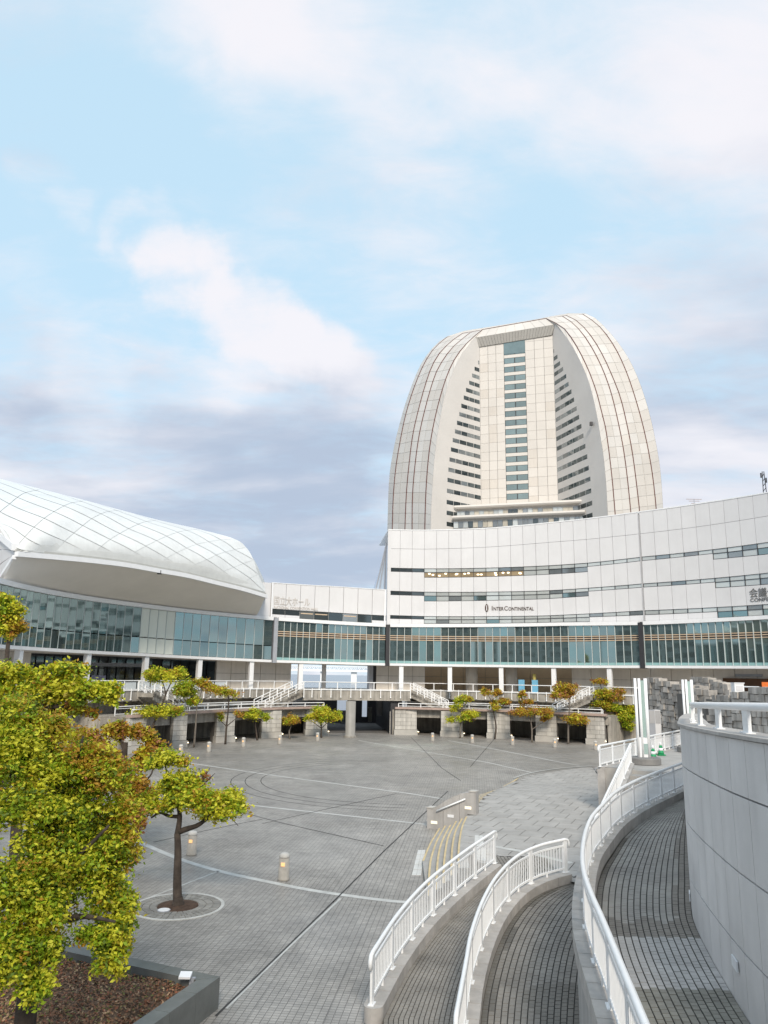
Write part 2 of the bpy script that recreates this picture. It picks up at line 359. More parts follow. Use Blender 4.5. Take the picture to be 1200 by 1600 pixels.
for pix in ([(520, 1410), (600, 1330), (700, 1236)], [(642, 1152), (690, 1200), (720, 1220)], [(773, 1154), (735, 1198)], [(410, 1287), (520, 1262), (620, 1240)],
            [(240, 1316), (330, 1296), (410, 1280)], [(350, 1262), (440, 1286), (600, 1322)], [(337, 1588), (435, 1493), (522, 1408)]):
    ground_line(pix, 0.055, M_dline, 'plaza_drain_joint', z=0.007)
ground_line([(803, 1216), (830, 1208), (870, 1201.5), (925, 1197)], 0.16, M_line, 'plaza_chord_line', z=0.03, curve=True)
# three worn rings in the middle of the plaza
_rc = np.array([1.6, 53.0])
for rr in (9.4, 10.4, 11.3):
    P = [np.array([_rc[0] + rr * math.cos(R_(a)), _rc[1] + rr * 1.05 * math.sin(R_(a)), 0.006]) for a in range(95, 275, 6)]
    mb = MB(); mb.strip(side(P, -0.025), side(P, 0.025)); struct(mb, 'plaza_ring_joint', M_dline)
for rr in (27.0,):
    P = [A(t, rr, 0.005) for t in range(-60, 48, 4)]
    mb = MB(); mb.strip(side(P, -0.06), side(P, 0.06)); struct(mb, 'plaza_ring_band', M_ldim)

# ------------------------------------------------------------------ the curved glazed gallery
z_gb = ZL([(24, 1008.6), (215, 1020), (430, 1031), (600, 1036), (890, 1039.5), (1003, 1039.5), (1200, 1040)])
z_gt = ZL([(24, 919), (215, 949), (430, 970), (600, 980), (890, 978), (1003, 977), (1200, 968)])
def gallery(label, x0, x1, kind, cols, dark_joint=None):
    t0, t1 = TH(x0, 1000), TH(x1, 1000)
    o = thing('glazed_gallery', label, 'glass gallery', A((t0 + t1) / 2, RG((t0 + t1) / 2), z_gb((t0 + t1) / 2)), 'curved glass galleries round the plaza')
    n = max(2, int(abs(t1 - t0) / 4))
    MB().arcbox(t0, t1, lambda t: z_gb(t) - 0.30, lambda t: z_gb(t) - 0.02, lambda t: RG(t) - 0.25, lambda t: RG(t) + 0.6, n).build('bottom_fascia', M_white, o)
    MB().arcbox(t0, t1, lambda t: z_gt(t) + 0.02, lambda t: z_gt(t) + 0.42, lambda t: RG(t) - 0.3, lambda t: RG(t) + 0.6, n).build('top_fascia', M_white, o)
    MB().arcbox(t0, t1, lambda t: z_gb(t) - 0.32, lambda t: z_gb(t) - 0.04, lambda t: RG(t) + 0.6, lambda t: RG(t) + 6.0, n).build('soffit', M_soffit, o)
    MB().arcbox(t0, t1, lambda t: z_gb(t), lambda t: z_gt(t), lambda t: RG(t) + 0.35, lambda t: RG(t) + 0.5, n).build('inner_wall', M_dark, o)
    mull = MB()
    for i in range(cols):
        a = t0 + (t1 - t0) * i / cols; b = t0 + (t1 - t0) * (i + 1) / cols; c = (a + b) / 2
        zb, zt = z_gb(c), z_gt(c); g = (b - a) * 0.05
        rows = [(zb + 0.02, zb + 2.72, None), (zb + 3.4, zt, None)] if kind == 'rails' else [(zb + 0.02, zb + (zt - zb) * 0.34, 1), (zb + (zt - zb) * 0.36, zt, None)]
        for r, (za, zc, _) in enumerate(rows):
            tilt = random.uniform(-0.02, 0.02); yaw = random.uniform(-0.012, 0.012)
            R = RG(c); m = M_glass
            if kind == 'hall' and TH(214, 985) < c < TH(275, 990): m = MATS.get('cream_panel') or mat('cream_panel', (0.70, 0.74, 0.68), 0.25, 0.03, 0.5, objvar=0.06)
            P = [A(a + g, R + yaw - tilt / 2, za), A(b - g, R - yaw - tilt / 2, za), A(b - g, R + 0.06 - yaw - tilt / 2, za), A(a + g, R + 0.06 + yaw - tilt / 2, za),
                 A(a + g, R + yaw + tilt / 2, zc), A(b - g, R - yaw + tilt / 2, zc), A(b - g, R + 0.06 - yaw + tilt / 2, zc), A(a + g, R + 0.06 + yaw + tilt / 2, zc)]
            MB().hexa(P).build('pane', m, o)
        q = 0.055 / RG(a) * 57.3
        mull = MB().arcbox(a - q / 2, a + q / 2, lambda t: z_gb(t), lambda t: z_gt(t), lambda t: RG(t) - 0.12, lambda t: RG(t) + 0.3)
        mull.build('mullion', M_mull, o)
    if kind == 'rails':
        for dz, h, m in ((2.74, 0.64, M_dark),):
            MB().arcbox(t0, t1, lambda t: z_gb(t) + dz, lambda t: z_gb(t) + dz + h, lambda t: RG(t) + 0.02, lambda t: RG(t) + 0.25, n).build('spandrel', m, o)
        for dz in (2.76, 3.02, 3.26):
            MB().arcbox(t0, t1, lambda t: z_gb(t) + dz, lambda t: z_gb(t) + dz + 0.1, lambda t: RG(t) - 0.06, lambda t: RG(t) + 0.02, n).build('wood_rail', M_wood, o)
        MB().arcbox(t0, t1, lambda t: z_gb(t), lambda t: z_gb(t) + 0.3, lambda t: RG(t) - 0.03, lambda t: RG(t) - 0.012, n).build('teal_strip', M_teal, o)
    if dark_joint:
        a, b = TH(dark_joint[0], 1000), TH(dark_joint[1], 1000)
        MB().arcbox(a, b, lambda t: z_gb(t) - 0.35, lambda t: z_gt(t) + 0.3, lambda t: RG(t) - 0.4, lambda t: RG(t) + 0.7).build('joint_post', dark_joint[2], o)
    return o
M_greyp = mat('grey_post', (0.34, 0.36, 0.40), 0.5, 0.05)
gallery('curved glass gallery under the white shell roof, with five cream opaque panels', -60, 425, 'hall', 40)
gallery('short curved glass gallery between the hall and the hotel, above the open passage', 433, 602, 'rails', 17, (426, 432, M_greyp))
gallery('long curved glass gallery under the hotel lettering', 609, 999, 'rails', 33, (602.5, 608.5, M_dark))
gallery('curved glass gallery at the far right above the rock wall', 1007, 1290, 'rails', 24, (999.5, 1006.5, M_dark))

# walls and columns under the gallery
Z_DECK = 5.0
def lower_wall(name, label, cat, x0, x1, m, dR=5.0, n=4, piece='wall_panel'):
    t0, t1 = TH(x0, 1050, dR), TH(x1, 1050, dR)
    o = thing(name, label, cat, A((t0 + t1) / 2, RG(t0) + dR, Z_DECK))
    for i in range(n):
        a = t0 + (t1 - t0) * i / n; b = t0 + (t1 - t0) * (i + 1) / n; g = 0.03
        for za, zb in ((Z_DECK, 6.72), (6.76, 8.3)):
            MB().arcbox(a + g, b - g, za, zb, lambda t: RG(t) + dR, lambda t: RG(t) + dR + 0.3).build(piece, m, o)
    MB().arcbox(t0, t1, Z_DECK, 8.4, lambda t: RG(t) + dR + 0.2, lambda t: RG(t) + dR + 0.5, n).build('backing', M_conc, o)
    return o
lower_wall('lobby_wall', 'beige panelled wall under the gallery at the left edge', 'wall', -70, 46, M_beige, 3.5, 4)
lower_wall('lobby_wall', 'beige panelled wall between the dark hall entrance and the open passage', 'wall', 338, 455, M_beige, 3.0, 5)
lower_wall('lobby_wall', 'beige panelled wall just right of the open passage', 'wall', 588, 664, M_beige, 3.0, 4)
lower_wall('lobby_wall', 'tan wall at the back of the hotel lobby porch', 'wall', 655, 900, M_brown, 7.5, 7)
lower_wall('lobby_wall', 'long grey panelled wall behind the light poles and rock wall', 'wall', 893, 1290, M_beige, 3.0, 12)
t0, t1 = TH(577, 1050, 3), TH(589, 1050, 3)
o = thing('passage_pier', 'narrow grey and dark pier on the right of the open passage', 'pier', A(t0, 45, Z_DECK))
MB().arcbox(t0, (t0 + t1) / 2, Z_DECK, 8.1, 45, 47).build('pier_face', M_greyp, o)
MB().arcbox((t0 + t1) / 2, t1, Z_DECK, 8.1, 45.4, 47).build('pier_return', M_dark, o)
# dark hall entrance
t0, t1 = TH(46, 1040, 6), TH(345, 1040, 6)
o = thing('hall_entrance', 'dark recessed hall entrance with glazed doors behind the left trees', 'entrance', A((t0 + t1) / 2, 44, Z_DECK))
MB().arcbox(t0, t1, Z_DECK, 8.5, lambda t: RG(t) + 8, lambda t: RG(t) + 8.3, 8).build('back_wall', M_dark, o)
for i in range(22):
    a = t0 + (t1 - t0) * i / 22; b = t0 + (t1 - t0) * (i + 1) / 22
    if i in (6, 7, 15): continue
    for za, zb in ((5.05, 7.0), (7.1, 8.2)):
        MB().arcbox(a + 0.12, b - 0.12, za, zb, lambda t: RG(t) + 7.8, lambda t: RG(t) + 7.9).build('pane', M_glassd, o)
a = TH(150, 1040, 5); MB().arcbox(a, a + 9, 7.25, 7.6, lambda t: RG(t) + 6, lambda t: RG(t) + 7.5, 3).build('canopy', M_greyp, o)
MB().arcbox(a + 1.2, a + 3.4, 5.3, 6.3, lambda t: RG(t) + 7.0, lambda t: RG(t) + 7.1).build('notice_board', mat('lilac_board', (0.55, 0.55, 0.75), 0.5, 0.1), o)
# columns
def column(x, y0, label):
    th = TH(x, y0, -0.1)
    o = thing('gallery_column', label, 'column', A(th, RG(th) - 0.1, Z_DECK), 'white square columns under the gallery')
    w = 0.52 / RG(th) * 57.3
    MB().arcbox(th - w / 2, th + w / 2, Z_DECK, z_gb(th) - 0.3, lambda t: RG(t) - 0.1, lambda t: RG(t) + 0.45).build('shaft', M_white, o)
    w *= 1.25
    MB().arcbox(th - w / 2, th + w / 2, Z_DECK, Z_DECK + 0.12, lambda t: RG(t) - 0.16, lambda t: RG(t) + 0.51).build('base', M_white, o)
for x, lab in ((30, 'leftmost white gallery column, rising out of the treetops'), (137, 'white gallery column above the left green tree, second from the left'), (228, 'white gallery column behind the tall cloud pruned tree'),
               (312, 'white gallery column at the right end of the dark entrance'), (393, 'white gallery column in front of the beige wall left of the passage'),
               (470, 'white gallery column standing in the left of the open passage'), (627, 'white gallery column just right of the open passage'), (703, 'white gallery column at the left end of the tan porch'),
               (783, 'white gallery column in the middle of the tan porch, left of the blue banners'), (865, 'white gallery column right of the blue banners'), (952, 'rightmost white gallery column, behind the dense pine-like tree')):
    column(x, 1055, lab)
for x, lab in ((506, 'slim white post at the back of the open passage'), (737, 'round pale column at the back of the porch, left one'), (799, 'round pale column at the back of the porch behind the blue banners'),):
    th = TH(x, 1055, 4.5); p = A(th, RG(th) + 4.5, Z_DECK)
    o = thing('lobby_column', lab, 'column', p)
    r = 0.28 if x == 506 else 0.75
    MB().lathe(p, [(r, 0), (r, 3.2)], 16).build('shaft', M_white if x == 506 else M_beige, o, True)
    MB().lathe(p, [(r * 1.15, 0), (r * 1.15, 0.1)], 16).build('base', M_beige, o)
M_blue = mat('blue_banner', (0.16, 0.42, 0.62), 0.6, 0.06)
for x, lab in ((815, 'blue banner board on the deck, left one of two'), (836, 'blue banner board with a yellow lamp above, right one of two')):
    th = TH(x, 1075, 1.2); p = A(th, 43.2, Z_DECK)
    o = thing('banner_board', lab, 'banner', p, 'blue banner boards on the deck')
    MB().box(p + np.array([0, 0, 0.1]), 0.72, 0.08, 1.45, R_(-th)).build('board', M_blue, o)
    MB().box(p, 0.8, 0.4, 0.1, R_(-th)).build('foot', M_white, o)
    if x == 836:
        MB().lathe(p + np.array([0, 0.3, 1.5]), [(0.2, 0), (0.2, 0.75)], 10).build('lamp_shade', mat('yellow_shade', (0.6, 0.5, 0.15), 0.5, 0.1), o)

# ------------------------------------------------------------------ hotel podium and conference centre, behind and above the gallery
RPOD = 0.75
zl_par = ZL([(605, 828), (660, 829), (760, 826), (850, 818), (925, 810), (1000, 800), (1100, 786), (1200, 770)], RPOD)
zl_mid = ZL([(605, 857), (670, 858), (760, 855), (850, 848), (1000, 834), (1200, 806)], RPOD)
zl_w1t = ZL([(605, 887), (670, 888.5), (850, 884), (925, 879), (1003, 870), (1200, 847)], RPOD)
zl_w1b = ZL([(605, 901), (670, 902.5), (850, 898), (925, 893), (1003, 885), (1110, 874.5), (1200, 866)], RPOD)
zl_w2t = ZL([(605, 923), (670, 925), (850, 923), (1003, 912), (1200, 895)], RPOD)
zl_w2b = ZL([(605, 938), (670, 939.5), (850, 936), (925, 931), (1003, 926), (1115, 919), (1200, 913)], RPOD)
zl_w3t = ZL([(605, 961), (670, 963), (850, 962), (1003, 954), (1200, 944)], RPOD)
zl_bot = lambda t: z_gt(t) + 0.42
zl_w3b = lambda t: z_gt(t) + 0.50
lerp = lambda fa, fb, k: (lambda t: fa(t) * (1 - k) + fb(t) * k)
RF = lambda t: RG(t) + RPOD
POD0, POD1 = TH(606, 870, RPOD), TH(1000, 870, RPOD)
STEP = 2.13
def podium(label, cat, t0, t1, n, spans, tall):
    o = thing('podium_building', label, cat, A((t0 + t1) / 2, 44, 0))
    MB().arcbox(t0, t1, lambda t: z_gb(t), lambda t: zl_par(t) - 0.15, lambda t: RF(t) + 0.22, lambda t: RF(t) + 0.6, n).build('backing', M_gap, o)
    MB().arcbox(t0, t1, lambda t: zl_par(t) - 0.02, lambda t: zl_par(t) + 0.1, lambda t: RF(t) - 0.05, lambda t: RF(t) + 12, n).build('roof_coping', M_white, o)
    rows = [(zl_mid, zl_par), (zl_w1t, zl_mid)]
    st = (t1 - t0) / n; g = 0.02
    for i in range(n):
        a, b = t0 + st * i, t0 + st * (i + 1); c = (a + b) / 2; big = tall(c)
        R = list(rows)
        for wt, wb, nxt in ((zl_w1t, zl_w1b, zl_w2t), (zl_w2t, zl_w2b, zl_w3t), (zl_w3t, zl_w3b, zl_bot)):
            mid = lerp(wt, wb, 0.42)
            low = wb if big else mid
            if nxt is not zl_bot: R.append((nxt, low))
            elif not big: R.append((nxt, mid))
            cuts = [(mid, wt)] + ([(wb, mid)] if big else [])
            for k, (za, zb) in enumerate(cuts):
                if k == 0: m = M_winb if random.random() < 0.85 else M_win
                elif wt is zl_w1t and c < spans[0]: m = M_lit if random.random() < 0.85 else M_winb
                else: m = random.choice([M_win, M_winb, M_winb, M_winb, M_glass])
                if not big and c < TH(671, 900, RPOD): m = M_glassd
                wp = MB().arcbox(a + 0.03, b - 0.03, lambda t: za(t) + 0.035, lambda t: zb(t) - 0.035, lambda t: RF(t) + 0.12, lambda t: RF(t) + 0.18).build('window_pane', m, o)
                if wt is zl_w1t and k == 1 and m is M_lit:
                    mbx = MB()
                    for _ in range(2):
                        q = random.uniform(a + 0.4, b - 0.4); zz = zb(c) - random.uniform(0.2, 0.5)
                        mbx.arcbox(q - 0.18, q + 0.18, zz, zz + 0.14, lambda t: RF(t) + 0.09, lambda t: RF(t) + 0.115)
                    mbx.build('ceiling_lamp_or_strip', M_lamp, wp)
            MB().arcbox(a, b, lambda t: (wb if big else mid)(t) - 0.02, lambda t: (wb if big else mid)(t) + 0.05, lambda t: RF(t) + 0.02, lambda t: RF(t) + 0.2).build('sill', M_dark, o)
            if big: MB().arcbox(a, b, lambda t: mid(t) - 0.03, lambda t: mid(t) + 0.03, lambda t: RF(t) + 0.05, lambda t: RF(t) + 0.17).build('transom', M_dark, o)
            q = 0.04
            MB().arcbox(a - q, a + q, lambda t: low(t) + 0.05, lambda t: wt(t), lambda t: RF(t) + 0.05, lambda t: RF(t) + 0.19).build('mullion', M_dark, o)
        for lo, hi in R:
            MB().arcbox(a + g, b - g, lambda t: lo(t) + 0.018, lambda t: hi(t) - 0.018, RF, lambda t: RF(t) + 0.2).build('wall_panel', M_panel, o)
    return o
xa, xb, xc = TH(671, 900, RPOD), TH(925, 900, RPOD), TH(1110, 880, RPOD)
pod_a = podium('curved white panelled hotel podium with a lit upper window band', 'hotel podium', POD0, POD1, 20, (TH(815, 890, RPOD),), lambda c: xa < c < xb)
pod_b = podium('curved white panelled conference building at the right edge', 'conference building', POD1 + 0.25, POD1 + 0.25 + STEP * 16, 16, (-99,), lambda c: c > xc)
for dx, w in ((0.02, 0.06), (0.16, 0.04)):
    MB().arcbox(POD1 + dx, POD1 + dx + w, lambda t: z_gt(t) + 0.42, lambda t: zl_par(t) - 0.3, lambda t: RF(t) - 0.05, lambda t: RF(t) + 0.2).build('drain_pipe', M_panel, pod_a)
# return wall of the podium, running back on the left, with a sloped glass flank
c0 = A(POD0, RF(POD0), 0); c1 = c0 + np.array([0.6, 26, 0])
MB().hexa([c0 + np.array([-.02, 0, 8]), c0 + np.array([0.4, 0.0, 8]), c1 + np.array([0.4, 0, 8]), c1 + np.array([-.02, 0, 8]), c0 + np.array([-.02, 0, zl_par(POD0)]), c0 + np.array([0.4, 0, zl_par(POD0)]), c1 + np.array([0.4, 0, 24]), c1 + np.array([-.02, 0, 24])]).build('return_wall', M_panel, pod_a)
o = thing('glass_flank', 'blue sloping glass flank at the left corner of the hotel podium', 'glass roof', c0)
P = [D(587, 921, 97), D(604, 921, 97), D(604, 848, 97)]
Q = [D(583, 921, 112), D(601, 921, 112), D(603, 862, 112)]
MB().add(P + Q, [(0, 1, 2), (5, 4, 3), (0, 3, 4, 1), (1, 4, 5, 2), (2, 5, 3, 0)])  .build('pane', mat('pale_blue_glass', (0.55, 0.66, 0.80), 0.1, 0.03, metal=0.3), o)
for k in (0.0, 0.35, 0.8):
    a, b = P[0] * (1 - k) + P[1] * k, P[2] * 1.0
    MB().tube([a + np.array([0, -.1, 0]), b + np.array([0, -.1, 0])], 0.09, 5).build('glazing_bar', M_greyp, o)

# linking wall of the convention hall
zl_lt = ZL([(416, 910), (430, 911), (530, 917), (606, 922)], RPOD)
L0, L1 = TH(424, 940, RPOD), TH(604, 940, RPOD)
o = link = thing('link_building', 'low white panelled link wall with faded hall lettering, between shell roof and hotel', 'link building', A((L0 + L1) / 2, 44, 0))
zl_lw = ZL([(425, 951), (520, 957), (604, 962)], RPOD)
lx0, lx1 = TH(461, 960, RPOD), TH(592, 960, RPOD)
n = 8; st = (L1 - L0) / n
MB().arcbox(L0, L1, lambda t: z_gb(t), lambda t: zl_lt(t) - 0.1, lambda t: RF(t) + 0.22, lambda t: RF(t) + 0.5, n).build('backing', M_gap, o)
MB().arcbox(L0, L1, lambda t: zl_lt(t) - 0.02, lambda t: zl_lt(t) + 0.06, lambda t: RF(t) - 0.05, lambda t: RF(t) + 14, n).build('roof_coping', M_white, o)
for i in range(n):
    a, b = L0 + st * i, L0 + st * (i + 1); c = (a + b) / 2; big = lx0 < c < lx1
    MB().arcbox(a + 0.03, b - 0.03, lambda t: zl_lw(t) + 0.02, lambda t: zl_lt(t) - 0.03, RF, lambda t: RF(t) + 0.2).build('wall_panel', M_panel, o)
    zb = (lambda t: z_gt(t) + 0.48) if big else (lambda t: zl_lw(t) - 0.62)
    MB().arcbox(a + 0.03, b - 0.03, zb, lambda t: zl_lw(t) - 0.04, lambda t: RF(t) + 0.12, lambda t: RF(t) + 0.18).build('window_pane', M_win if big and i in (2, 5) else M_glassd, o)
    if big and i in (2, 3, 5): MB().arcbox(a + 0.2, b - 0.2, lambda t: zl_lw(t) - 0.38, lambda t: zl_lw(t) - 0.26, lambda t: RF(t) + 0.09, lambda t: RF(t) + 0.115).build('ceiling_lamp_or_strip', M_wood, o)  # unlit wooden ceiling strips glimpsed through the glass
    if not big: MB().arcbox(a + 0.03, b - 0.03, lambda t: z_gt(t) + 0.45, lambda t: zl_lw(t) - 0.66, RF, lambda t: RF(t) + 0.2).build('wall_panel', M_panel, o)
for x in (424.5, 601.5):
    t = TH(x, 940, RPOD); MB().arcbox(t - 0.12, t + 0.12, lambda t: z_gt(t) + 0.42, lambda t: zl_lt(t) + 0.05, lambda t: RF(t) - 0.15, lambda t: RF(t) - 0.02).build('edge_trim', M_white, o)
e0, e1 = TH(398, 940, RPOD), TH(423, 940, RPOD)
MB().arcbox(e0, e1, lambda t: z_gt(t) + 0.3, lambda t: zl_lt(t) + 0.0, lambda t: RF(t) + 0.05, lambda t: RF(t) + 0.4, 3).build('end_wall', M_panel, o)
t = TH(551, 915, 4)
MB().arcbox(t - 3, t + 3, lambda q: zl_lt(q) + 0.2, lambda q: zl_lt(q) + 0.32, 46.5, 46.7, 2).build('roof_rail', M_greyp, o)

def lettering(parent, text, name, x0, y0, x1, h, m, dR, font=None):
    """raised letters following the wall, one word string standing between two sight lines"""
    ta, za = hit(x0, y0, dR); tb, _ = hit(x1, y0, dR)
    cu = bpy.data.curves.new(name, 'FONT'); cu.body = text; cu.size = 1.0; cu.extrude = 0.03; cu.resolution_u = 3
    ob = bpy.data.objects.new(name, cu); COL.objects.link(ob)
    dg = bpy.context.evaluated_depsgraph_get(); me = bpy.data.meshes.new_from_object(ob.evaluated_get(dg))
    bpy.data.objects.remove(ob)
    xs = [v.co.x for v in me.vertices]; ys = [v.co.y for v in me.vertices]
    lo, hi = min(xs), max(xs); yl, yh = min(ys), max(ys); o = LOC[parent.name]
    for v in me.vertices:
        k = (v.co.x - lo) / (hi - lo); th = ta + (tb - ta) * k
        p = A(th, RG(th) + dR - 0.04 - v.co.z, za + (v.co.y - yl) / (yh - yl) * h)
        v.co = (p[0] - o[0], p[1] - o[1], p[2] - o[2])
    me.materials.clear(); me.materials.append(m)
    ob = bpy.data.objects.new(name, me); COL.objects.link(ob); ob.parent = parent
    return ob
lettering(link, '国立大ホール', 'sign_lettering', 428, 945, 484, 1.05, M_letterp, RPOD)
lettering(link, 'NATIONAL CONVENTION HALL', 'sign_lettering', 428, 951, 497, 0.34, M_letterp, RPOD)
lettering(pod_a, 'I', 'big_initial', 768.6, 953.6, 769.7, 0.52, M_letterb, RPOD)
lettering(pod_a, 'NTER', 'sign_lettering', 771.3, 953.8, 787, 0.42, M_letterb, RPOD)
lettering(pod_a, 'C', 'big_initial', 788, 953.9, 793.5, 0.52, M_letterb, RPOD)
lettering(pod_a, 'ONTINENTAL', 'sign_lettering', 794.5, 954, 834, 0.42, M_letterb, RPOD)
lettering(pod_b, '会議センター', 'sign_lettering', 1172, 934, 1256, 0.95, M_letter, RPOD)
lettering(pod_b, 'CONFERENCE CENTER', 'sign_lettering', 1173, 940.5, 1268, 0.36, M_letter, RPOD)
# the oval emblem before the hotel lettering
te, ze = hit(760.5, 950, RPOD)
mbq = MB(); rr = []
for k in range(16):
    q = 2 * math.pi * k / 16; rr.append((te + 0.36 * math.cos(q) * 0.8, ze + 0.48 * math.sin(q)))
V = [A(t, RF(t) - 0.09, z) for t, z in rr] + [A(t, RF(t) - 0.01, z) for t, z in rr]
mbq.add(V, [tuple(range(16))] + [(k, k + 16, (k + 1) % 16 + 16, (k + 1) % 16) for k in range(16)]); mbq.build('oval_emblem', M_letterb, pod_a)
MB().arcbox(te - 0.07, te + 0.07, ze - 0.28, ze + 0.28, lambda t: RF(t) - 0.12, lambda t: RF(t) - 0.095).build('emblem_bar', M_panel, pod_a)
MB().arcbox(te - 0.12, te + 0.12, ze + 0.26, ze + 0.31, lambda t: RF(t) - 0.12, lambda t: RF(t) - 0.095).build('emblem_bar', M_panel, pod_a)
MB().arcbox(te - 0.12, te + 0.12, ze - 0.31, ze - 0.26, lambda t: RF(t) - 0.12, lambda t: RF(t) - 0.095).build('emblem_bar', M_panel, pod_a)
# antennas on the roof
p = D(1085, 790, 96); o = thing('roof_antenna', 'thin pinkish television aerial on the conference roof', 'antenna', p)
MB().tube([p - np.array([0, 0, 2.5]), p + np.array([0, 0, 0.9])], 0.05, 5).build('mast', M_greyp, o)
for k, w in ((0.85, 1.0), (0.6, 0.7), (0.3, 0.4)): MB().tube([p + np.array([-w, 0, k]), p + np.array([w, 0, k])], 0.035, 4).build('aerial_arm', M_coping, o)
p = D(1195, 768, 88); o = thing('roof_mast', 'dark lattice mast with antennas at the right edge of the roof', 'mast', p)
for dx in (-0.25, 0.25): MB().tube([p + np.array([dx, 0, -2]), p + np.array([dx * 0.4, 0, 2.5])], 0.05, 5).build('mast_leg', M_dark, o)
for k in range(5): MB().tube([p + np.array([-0.25 + k * 0.03, 0, k * 0.6 - 0.6]), p + np.array([0.25 - k * 0.03, 0, k * 0.6 - 0.1])], 0.04, 4).build('brace', M_dark, o)
for dx, dz in ((-0.28, 1.7), (0.3, 1.1)): MB().box(p + np.array([dx, 0, dz]), 0.13, 0.12, 0.6).build('antenna_panel', M_dark, o)
# ------------------------------------------------------------------ the sail shaped hotel tower
TA = R_(17); TU = np.array([math.cos(TA), -math.sin(TA), 0]); TW = np.array([math.sin(TA), math.cos(TA), 0])
T0 = D(810, 700, 240.0); T0[2] = 0
def tw(p): return float(np.dot(np.array(p) - T0, TW))
def hitw(x, y, w):                         # sight line meets the tower's vertical plane w metres behind the recess
    d = ray(x, y); t = (w + np.dot(T0 - O_, TW)) / np.dot(d, TW); return O_ + d * t
tower = thing('hotel_tower', 'tall white sail shaped hotel tower with curved shell and a windowed recess', 'hotel tower', T0)
def pl(s): return [tuple(float(v) for v in q.split(',')) for q in s.split()]
FL = pl('673,835 673,829 673.7,795 676.6,745.5 680,705 685.6,667 693.5,624 704.8,588 716,563 727,545 742.6,527.7')
FR = pl('949.9,815 949.8,807 946.6,752 942.4,709.5 938,682 932.8,650 925.4,616 917,588 906,563 893.5,539.5 880.7,521.4 867.6,507')
AL = [pl('663.7,835 663.8,829 665.4,772.5 668.8,723 674.4,680 683.4,637.5 693.5,601.5 704.8,572 718,550 734,531.8 754,515'),
      pl('644,834 644,827.6 644.7,772.5 649,723 655,680 663,644 672,610.5 682,581 693.5,561 709,541 734,520.5'),
      pl('632.6,834 632.8,827.6 635,772.5 639.5,723 645,680 653,644 662,610.5 673,577 686.8,552 707,532 722.8,521'),
      pl('612.8,833 613,826.5 614.8,772.5 619,727.5 625,691.5 631.6,657.8 639.5,628.5 649.6,599 662,570 677.8,545 698,527'),
      pl('605,833 605.3,826.5 608,750 614.8,702.8 623.8,664.5 635,626 650.8,583.5 664,558.8 682,537 700,525')]
AR = [pl('962,815 961.5,807 957,754 952,709.5 946.6,671 940,643.6 931.7,611.7 921,582 908,554 893.5,529 878.6,510.8 853,497.5'),
      pl('987,812 986,804 980.6,750 974,701 965.7,658.5 956,618 944.5,584 929.6,552 912.6,524.6 895.6,505.5 878.6,494'),
      pl('1000,809 999.7,801 993,743.5 987,701 978.5,658.5 969,620 955,584 940,552 923,524.6 904,503.4 885,493.2'),
      pl('1026,806 1025.7,798.7 1020,745.6 1012.5,701 1004,662.7 993.4,624.5 980.6,586 965.7,552 948.7,524.6 931.7,505.5 910.5,491'),
      pl('1036.4,803 1036,794.5 1033.7,756 1030.5,724 1025,692.5 1018.9,662.7 1010,628.7 997.6,592.6 982.7,560.7 965.7,535 948.7,515 931.7,498 914.7,489.6')]
TOPS = [None, None, None, None, pl('725,517 752,512.6 800,505 842.5,498 874,491.7 902,488')]
OFF = [0.0, 2.5, 8.0, 11.0, 17.5, 22.0]
NL, NT = 22, 8
CLp, CRp = hitw(752, 783, 0), hitw(872, 778, 0)            # recess corners
BLp, BRp = hitw(673, 829, -18), hitw(949.8, 807, -21)      # front feet of the two fins
def hit_plane(x, y, a, b):                                  # vertical plane through two ground points
    n = np.array([-(b[1] - a[1]), b[0] - a[0], 0]); d = ray(x, y); t = np.dot(np.array(a) - O_, n) / np.dot(d, n); return O_ + d * t
def even2(P, n): return even(spline([(a, b, 0) for a, b in P], 2.0) if len(P) > 3 else [(a, b, 0) for a, b in P], n=n)
fl = [hit_plane(p[0], p[1], CLp, BLp) for p in even2(FL, NL)]
fr = [hit_plane(p[0], p[1], CRp, BRp) for p in even2(FR, NL)]
ftop = [hitw(p[0], p[1], -1.2) for p in even2([FL[-1], FR[-1]], NT + 1)]
front = fl[:-1] + ftop + fr[::-1][1:]
wf = [tw(p) for p in front]
ARCH = [front]
for k in range(5):
    l2, r2 = even2(AL[k], NL), even2(AR[k], NL)
    mid = even2([AL[k][-1]] + (TOPS[k] or []) + [AR[k][-1]], NT + 1)
    pix = list(l2[:-1]) + list(mid) + list(r2[::-1][1:])
    ARCH.append([hitw(p[0], p[1], wf[i] + OFF[k + 1]) for i, p in enumerate(pix)])
NA = len(front)
cols = []                                                   # columns of tiles between the arches
for k in range(5):
    n = 2 if k in (1, 3) else 1
    for j in range(n):
        cols.append(([ARCH[k][i] * (1 - j / n) + ARCH[k + 1][i] * (j / n) for i in range(NA)], [ARCH[k][i] * (1 - (j + 1) / n) + ARCH[k + 1][i] * ((j + 1) / n) for i in range(NA)], k))
